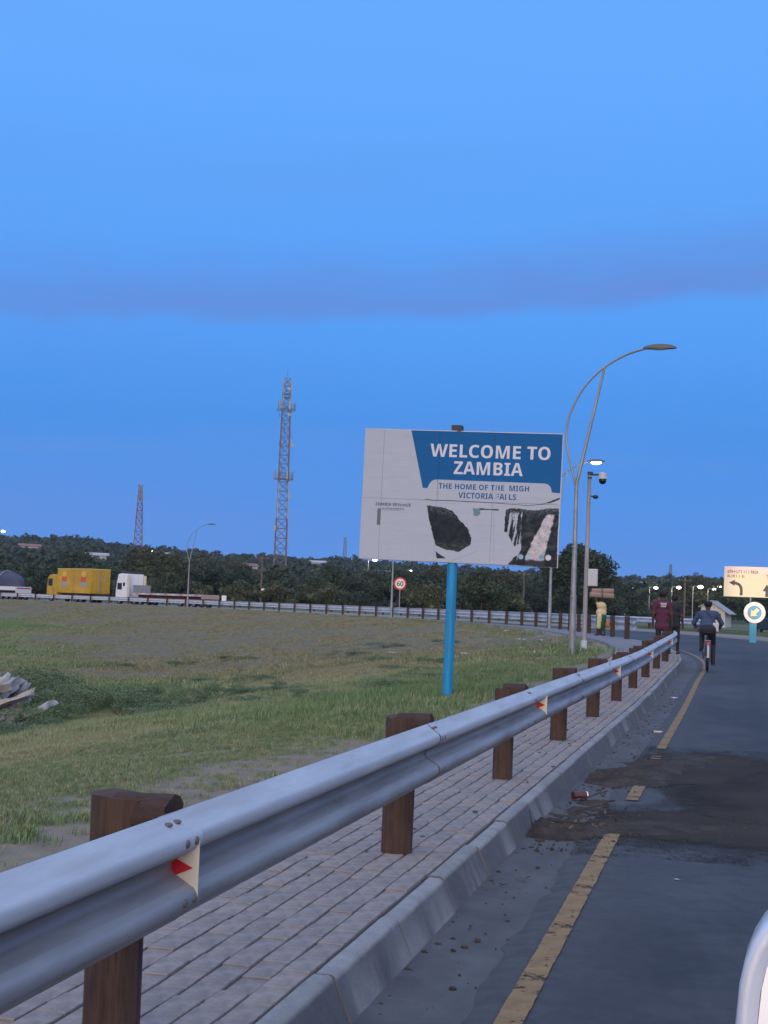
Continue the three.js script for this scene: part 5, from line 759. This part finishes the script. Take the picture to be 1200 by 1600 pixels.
// ---------------------------------------------------------------- grass
{
  const bladeTuft = (seed, n, h, w, spread) => { const R = rng(seed), pos = [], idx = [], uv = []; let k = 0; for (let i = 0; i < n; i++) { const a = R() * 6.283, r = R() * spread, x = Math.cos(a) * r, z = Math.sin(a) * r, H = h * (0.5 + R() * 0.7), lean = H * (0.25 + R() * 0.7), b = R() * 6.283, dx = Math.cos(b), dz = Math.sin(b), ww = w * (0.7 + R() * 0.6); pos.push(x - dz * ww, -0.02, z + dx * ww, x + dz * ww, -0.02, z - dx * ww, x + dx * lean * 0.35 - dz * ww * 0.7, H * 0.6, z + dz * lean * 0.35 + dx * ww * 0.7, x + dx * lean * 0.35 + dz * ww * 0.7, H * 0.6, z + dz * lean * 0.35 - dx * ww * 0.7, x + dx * lean, H, z + dz * lean); for (let q = 0; q < 5; q++) uv.push(0, 0); idx.push(k, k + 1, k + 2, k + 1, k + 3, k + 2, k + 2, k + 3, k + 4); k += 5; } return geo(pos, idx, uv); };
  const kinds = [bladeTuft(1, 11, 0.048, 0.0028, 0.055), bladeTuft(2, 15, 0.085, 0.0042, 0.13), bladeTuft(3, 20, 0.125, 0.012, 0.40)];
  const R = rng(4242), gm = mat([1, 1, 1], 0.85), lists = [[], [], []];
  const tryPut = (x, z, kind, dens) => { const q = nearest(x, z), t = WALK - q.l; if (t < 0.03) return; const n1 = fbm(x * 0.11, z * 0.11, 4, 3.3), n2 = fbm(x * 0.6, z * 0.6, 3, 8.8), n3 = fbm(x * 2.4, z * 2.4, 3, 1.8);
    const edge = sstep(0.25, 1.15, t + 1.5 * n3 + 0.9 * n2), bare = 1 - 0.9 * sstep(0.08, 0.3, n3 + 0.4 * n2) * (1 - sstep(2, 5, t)); const bank = sstep(40, 66, q.p.s - S0) * (1 - sstep(20, 34, t + 14 * n1)); if (R() > edge * bare * (1 - 0.35 * bank) * dens) return;
    let c = mix3([0.25, 0.285, 0.125], [0.155, 0.24, 0.095], sstep(-0.15, 0.3, n1 + 0.4 * n2)); c = mix3(c, [0.30, 0.28, 0.165], sstep(0.6, 1.25, R() - n1 * 1.2 + 0.5 * n2 + 0.25)); c = mix3(c, mix3([0.265, 0.225, 0.13], [0.205, 0.21, 0.105], sstep(-0.05, 0.4, n2)), bank * 0.92); c = mix3(c, [0.165, 0.255, 0.105], 0.55 * (1 - bank) * sstep(9, 16, t + 8 * n1)); if (t < 3.2 && R() < 0.5) c = mix3(c, [0.10, 0.19, 0.07], 0.75); const v = 0.75 + R() * 0.5; const tall = (0.55 + 0.9 * sstep(-0.25, 0.3, n1 + 0.7 * n2)) * (1 - 0.45 * bank); lists[kind].push([x, groundY(x, z, q), z, R() * 6.283, (0.7 + R() * 0.6) * tall, c.map(a => a * v)]); };
  for (let i = 0; i < 125000; i++) { const d = 3 + 19 * Math.sqrt(R()), az = i % 4 ? lerp(-31, -5, R()) : lerp(-62, -29, R()); tryPut(Math.sin(az * D2R) * d, -Math.cos(az * D2R) * d, 0, 1); }
  for (let i = 0; i < 90000; i++) { const d = 14 + 40 * Math.pow(R(), 0.6), az = i % 6 ? lerp(-31, -3, R()) : lerp(-42, -30, R()); tryPut(Math.sin(az * D2R) * d, -Math.cos(az * D2R) * d, 1, 1); }
  for (let i = 0; i < 110000; i++) { const d = 38 + 150 * Math.pow(R(), 0.7), az = lerp(-31, -3, R()); tryPut(Math.sin(az * D2R) * d, -Math.cos(az * D2R) * d, 2, 0.9); }
  // verge across the junction
  for (let i = 0; i < 5000; i++) { const s = lerp(sz(-64), sz(-118), R()), l = 9.75 + R() * 7, p = off(s, l, 0.06); lists[2].push([p.x, p.y, p.z, R() * 6.28, 0.35 + R() * 0.3, mix3([0.09, 0.12, 0.05], [0.15, 0.14, 0.08], R())]); }
  ['grass', 'grass', 'grass'].forEach((nm, k) => { const L = lists[k], im = new THREE.InstancedMesh(kinds[k], gm, L.length), o = new THREE.Object3D(), c = new THREE.Color(); L.forEach((e, i) => { o.position.set(e[0], e[1], e[2]); o.rotation.y = e[3]; o.scale.setScalar(e[4]); o.updateMatrix(); im.setMatrixAt(i, o.matrix); im.setColorAt(i, c.setRGB(...e[5])); }); im.name = numbered(nm); im.userData = { kind: 'stuff', label: ['short patchy green grass along the edge of the pavement', 'olive grass over the low field around the billboard', 'dry grass over the far bank below the guardrail'][k], category: 'grass' }; im.castShadow = im.receiveShadow = true; scene.add(im); });
}
// ---------------------------------------------------------------- silt, litter and small things on the road
{
  // washed-out soil: a height field over the asphalt, ragged islands where it thins out
  const siltM = mat([1, 1, 1], 0.95, 0, { vertexColors: true, map: rep(texGrain, 3), bumpMap: rep(bumpGrain, 4), bumpScale: 0.01 });
  const silt = (label, x0, x1, z0, z1, f, seed) => {
    const st = 0.024, nx = Math.ceil((x1 - x0) / st), nz = Math.ceil((z1 - z0) / st), id = new Int32Array((nx + 1) * (nz + 1)).fill(-1), pos = [], uv = [], col = [], idx = [], H = new Float32Array(id.length);
    for (let j = 0; j <= nz; j++) for (let i = 0; i <= nx; i++) { const x = x0 + i * st, z = z0 + j * st; H[j * (nx + 1) + i] = f(x + 0.10 * fbm(x * 3, z * 3, 3, seed), z + 0.22 * fbm(x * 2.2, z * 2.2, 3, seed + 3)) + 0.40 * fbm(x * 2.6, z * 1.6, 4, seed + 6) + 0.34 * fbm(x * 11, z * 7, 4, seed + 8) + 0.30 * noise(x * 42, z * 26, seed) * sstep(-0.9, 0.1, x); }
    const v = k => { if (id[k] < 0) { const i = k % (nx + 1), j = (k / (nx + 1)) | 0, x = x0 + i * st, z = z0 + j * st, h = H[k]; id[k] = pos.length / 3; const lump = 0.5 + 0.7 * fbm(x * 9, z * 9, 3, seed) + 0.5 * noise(x * 31, z * 31, seed); const near = sstep(-0.55, -1.2, x); const base = x < -0.98 ? -0.016 : x < -0.93 ? lerp(-0.016, 0, (x + 0.98) / 0.05) : 0; pos.push(x, levelAtZ(z) - 0.15 + base + (h > 0 ? 0.004 + Math.min(1, h * 2.2) * (0.006 + (0.02 + 0.045 * near) * Math.max(0, lump)) : -0.006), z); uv.push(x, z); col.push(...mix3([0.036, 0.027, 0.022], [0.105, 0.078, 0.058], clamp(0.42 + 1.5 * fbm(x * 5, z * 5, 3, seed + 4) + 0.3 * near))); } return id[k]; };
    for (let j = 0; j < nz; j++) for (let i = 0; i < nx; i++) { const a = j * (nx + 1) + i, q = [a, a + 1, a + nx + 1, a + nx + 2]; if (q.some(k => H[k] > 0)) { const [A, B, C, D] = q.map(v); idx.push(A, C, B, B, C, D); } }
    return tag(mesh('silt_heap', geo(pos, idx, uv, col), siltM, scene), label, 'silt');
  };
  const segd = (x, z, ax, az, bx, bz) => { const dx = bx - ax, dz = bz - az, t = clamp(((x - ax) * dx + (z - az) * dz) / (dx * dx + dz * dz)); return [Math.hypot(x - ax - dx * t, z - az - dz * t), t]; };
  silt('long tongue of dark silt with leaves running from the kerb across the yellow line', -1.3, 0.75, -11.9, -9.2, (x, z) => { const [d, t] = segd(x, z, -1.2, -9.85, 0.45, -10.75), [e, u] = segd(x, z, -1.15, -10.0, -1.0, -11.6); return Math.max((0.42 - 0.12 * t - d) * 1.6 - 0.75 * t * t, (0.13 - e) * 1.6 - 0.05); }, 3.1);
  silt('broad dark silt patch by the kerb, beyond the short piece of yellow line', -1.25, 0.9, -16.9, -12.0, (x, z) => { const [d, t] = segd(x, z, -0.95, -13.0, -0.25, -15.6), [e, u] = segd(x, z, -1.2, -12.9, -0.6, -13.3); return Math.max((0.48 - d) * 1.5 - 0.1 * t, (0.3 - e) * 1.2) - 0.6 * sstep(-0.75, 0.1, x); }, 8.4);
  { // film of dried silt spread over the asphalt: speckled where it thins out
    const N = 1024, X0 = -0.96, X1 = 2.6, Z0 = -16.6, Z1 = -8.9, rr = rng(4); const al = dataTex(N, (u, v) => { const x = lerp(X0, X1, u), z = lerp(Z0, Z1, v), wx = x + 0.35 * fbm(x * 1.1, z * 0.8, 3, 5.5), wz = z + 0.7 * fbm(x * 0.9, z * 0.7, 3, 15.5);
      const a = dots(wx, wz, 0.95, -12.3, 1.45, 3.0, 0.04), b = dots(wx, wz, -0.35, -14.3, 0.75, 1.9, 0.2), c = dots(wx, wz, -0.2, -10.45, 1.2, 0.75, 0.0); let k = 1.02 - Math.min(a, b, c); k = Math.max(k, 0.18 * sstep(0, 0.3, k) ); if (dots(x, z, -0.86, -12.0, 0.34, 0.75, 0) < 1) k -= 0.5 * (1 - dots(x, z, -0.86, -12.0, 0.34, 0.75, 0)) * 2.5; const g = 0.55 * rr() + 0.28 * fbm(x * 9, z * 9, 3, 2) + 0.2 * noise(x * 3, z * 1.6, 7); const on = k * 1.25 + 0.12 > g ? 1 : 0; return u < 0.002 || v < 0.002 || u > 0.998 || v > 0.998 ? [0, 0, 0] : [on, on, on]; });
    const pos = [], uv = [], idx = [], col = [], nx = 24, nz = 40; for (let j = 0; j <= nz; j++) for (let i = 0; i <= nx; i++) { const u = i / nx, v = j / nz, x = lerp(X0, X1, u), z = lerp(Z0, Z1, v); pos.push(x, levelAtZ(z) - 0.15 + 0.0065, z); uv.push(u, v); col.push(...mix3([0.040, 0.032, 0.028], [0.062, 0.050, 0.041], clamp(0.5 + 1.4 * fbm(x * 1.4, z * 1.2, 3, 3)))); if (i && j) { const a = j * (nx + 1) + i; idx.push(a - nx - 2, a - 1, a - nx - 1, a - nx - 1, a - 1, a); } }
    const fm = new THREE.MeshPhysicalMaterial({ color: 0xffffff, vertexColors: true, roughness: 1, specularIntensity: 0.2, alphaMap: al, alphaTest: 0.5, side: THREE.DoubleSide }); tag(mesh('silt_film', geo(pos, idx, uv, col), fm, scene), 'thin brown film of dried silt spread broadly over the asphalt', 'silt'); }
  { const rr = rng(1212), g = new THREE.DodecahedronGeometry(1, 0).scale(1.2, 0.7, 1), L = []; // crumbs of soil strewn round the silt and along the gutter
    for (let i = 0; i < 5200; i++) { const a = rr(); let x, z; if (a < 0.5) { const t = Math.pow(rr(), 1.4); x = lerp(-1.22, 0.7, t) ; z = lerp(-9.85, -10.85, t) + (rr() + rr() + rr() - 1.5) * lerp(0.75, 0.5, t); } else if (a < 0.85) { const t = rr(); x = lerp(-1.1, -0.1, t) + (rr() + rr() - 1) * 0.5; z = lerp(-12.6, -15.8, t) + (rr() + rr() - 1) * 0.9; } else { x = -1.27 + Math.pow(rr(), 2) * 0.32; z = lerp(-4.5, -28, rr()); } if (x < -1.275) x = -1.275 + rr() * 0.1; const base = x < -0.95 ? -0.017 : 0.002; L.push([x, levelAtZ(z) - 0.15 + base, z, 0.002 + Math.pow(rr(), 4) * 0.010 * (x < -0.6 ? 1.3 : 0.7), rr()]); }
    const im = new THREE.InstancedMesh(g, mat([1, 1, 1], 0.95), L.length), o = new THREE.Object3D(), c = new THREE.Color(); L.forEach((e, i) => { o.position.set(e[0], e[1] + e[3] * 0.3, e[2]); o.scale.setScalar(e[3]); o.rotation.set(e[4] * 6, e[4] * 17, 0); o.updateMatrix(); im.setMatrixAt(i, o.matrix); im.setColorAt(i, c.setRGB(...mix3([0.03, 0.024, 0.02], [0.08, 0.062, 0.048], e[4]))); }); im.name = 'soil_crumbs'; im.userData = { kind: 'stuff', label: 'loose dark crumbs of soil strewn over the gutter and road', category: 'soil' }; scene.add(im); }
  const R = rng(61), lm = [mat([0.10, 0.07, 0.04], 0.8), mat([0.06, 0.04, 0.03], 0.8), mat([0.15, 0.115, 0.07], 0.8)];
  for (let i = 0; i < 46; i++) { const u = R(), x = i < 34 ? -1.24 + R() * 0.5 : -1.26 + R() * 0.2, z = i < 34 ? lerp(-9.6, -10.9, R()) : lerp(-6, -20, R()), L = 0.014 + R() * 0.022, g = geo([-L, 0, 0, 0, 0.006, L * 0.35, L, 0.002, 0, -L, 0, 0, L, 0.002, 0, 0, 0.006, -L * 0.35]); const m = tag(mesh('dead_leaf', g, lm[i % 3], scene), i < 34 ? 'dry brown leaf lying in the dark silt by the kerb' : 'dry brown leaf lying in the gutter', 'leaf', i < 34 ? 'dead leaves on the silt' : 'dead leaves along the gutter'); m.position.set(x, i < 34 ? 0.035 + R() * 0.02 : -0.005, z); m.rotation.set((R() - 0.5) * 0.8, R() * 6.28, (R() - 0.5) * 0.8); }
  const tw = mat([0.05, 0.035, 0.028], 0.9); [[[-1.26, 0.0, -9.55], [-1.29, 0.17, -9.5], 0.005], [[-1.2, 0.03, -10.0], [-0.95, 0.05, -9.85], 0.006], [[-1.1, 0.03, -10.6], [-0.9, 0.06, -10.9], 0.005], [[-1.15, 0.02, -11.3], [-1.0, 0.04, -11.75], 0.006]].forEach(([a, b, r], i) => tag(mesh('twig', [rod(a, b, r, r * 0.5, 6)], tw, scene), i ? 'thin dark twig lying in the silt by the kerb' : 'thin dark twig standing against the kerb', 'twig', i ? 'twigs on the silt' : undefined));
  const can = thing('drink_can', 'crushed red and white drink can lying by the kerb', 'can', [-1.17, 0.03, -11.5], 0.6); const cg = new THREE.CylinderGeometry(0.033, 0.033, 0.11, 16, 4).rotateZ(Math.PI / 2), cp = cg.attributes.position; for (let i = 0; i < cp.count; i++) cp.setY(i, cp.getY(i) * (1 - 0.45 * Math.exp(-((cp.getX(i) / 0.03) ** 2)))); cg.computeVertexNormals(); mesh('can_body', cg, mat([0.13, 0.035, 0.03], 0.6, 0.2), can); mesh('can_end', [new THREE.CylinderGeometry(0.03, 0.033, 0.012, 16).rotateZ(Math.PI / 2).translate(0.06, 0, 0)], mat([0.75, 0.74, 0.72], 0.3, 0.5), can);
  const stud = thing('road_stud', 'small orange-white reflective stud beside the yellow edge line', 'road stud', [-0.93, -0.012, -18.7]); mesh('housing', rbox(0.11, 0.024, 0.09, 0.008, 0, 0.008, 0), mat([0.5, 0.47, 0.44], 0.6), stud); mesh('lens', rbox(0.09, 0.014, 0.008, 0.003, 0, 0.01, 0.046), mat([0.85, 0.42, 0.25], 0.2), stud);
  const pm = mat([0.62, 0.60, 0.62], 0.8); const scrap = (name, label, x, y, z, w, group) => { const g = new THREE.PlaneGeometry(w, w * 0.7, 4, 3).rotateX(-Math.PI / 2), p = g.attributes.position; for (let i = 0; i < p.count; i++) p.setY(i, 0.15 * w * (noise(p.getX(i) * 30, p.getZ(i) * 30, x) + 0.5)); g.computeVertexNormals(); const m = tag(mesh(name, g, pm, scene), label, 'litter', group); m.position.set(x, y, z); m.rotation.y = x * 7; };
  scrap('paper_scrap', 'tiny pale scrap on the open asphalt', -0.29, 0.004, -8.29, 0.035); scrap('paper_scrap', 'pale scrap lying in the gutter near the end of the guardrail', -1.02, levelAtZ(-26) - 0.155, -26, 0.16);
  for (const [x, z] of [[-7.6, -58], [-8.8, -61], [-7.0, -54], [-11.2, -72], [-13.0, -55], [-9.0, -49], [-6.2, -47]]) scrap('paper_scrap', 'pale scrap of litter caught in the grass of the bank', x, gy(x, z) + 0.1, z, 0.3, 'litter on the grass bank');
  const dm = mat([0.10, 0.085, 0.07], 0.9); for (let i = 0; i < 14; i++) { const z = lerp(-5, -17, R()), x = lerp(-1.4, -2.0, R()), g = new THREE.DodecahedronGeometry(0.008 + R() * 0.012, 0).scale(1.4, 0.5, 1); const m = tag(mesh('pebble', g, dm, scene), 'small dark pebble on the paving by the kerb', 'pebble', 'pebbles on the paving'); m.position.set(x, 0.157, z); m.rotation.y = R() * 6; }
}
scene.fog = new THREE.FogExp2(new THREE.Color().setRGB(0.55, 0.72, 1.0), 0.0001);
scene.traverse(o => { if (o.isMesh) { o.castShadow = true; o.receiveShadow = true; } });
renderer.render(scene, camera);
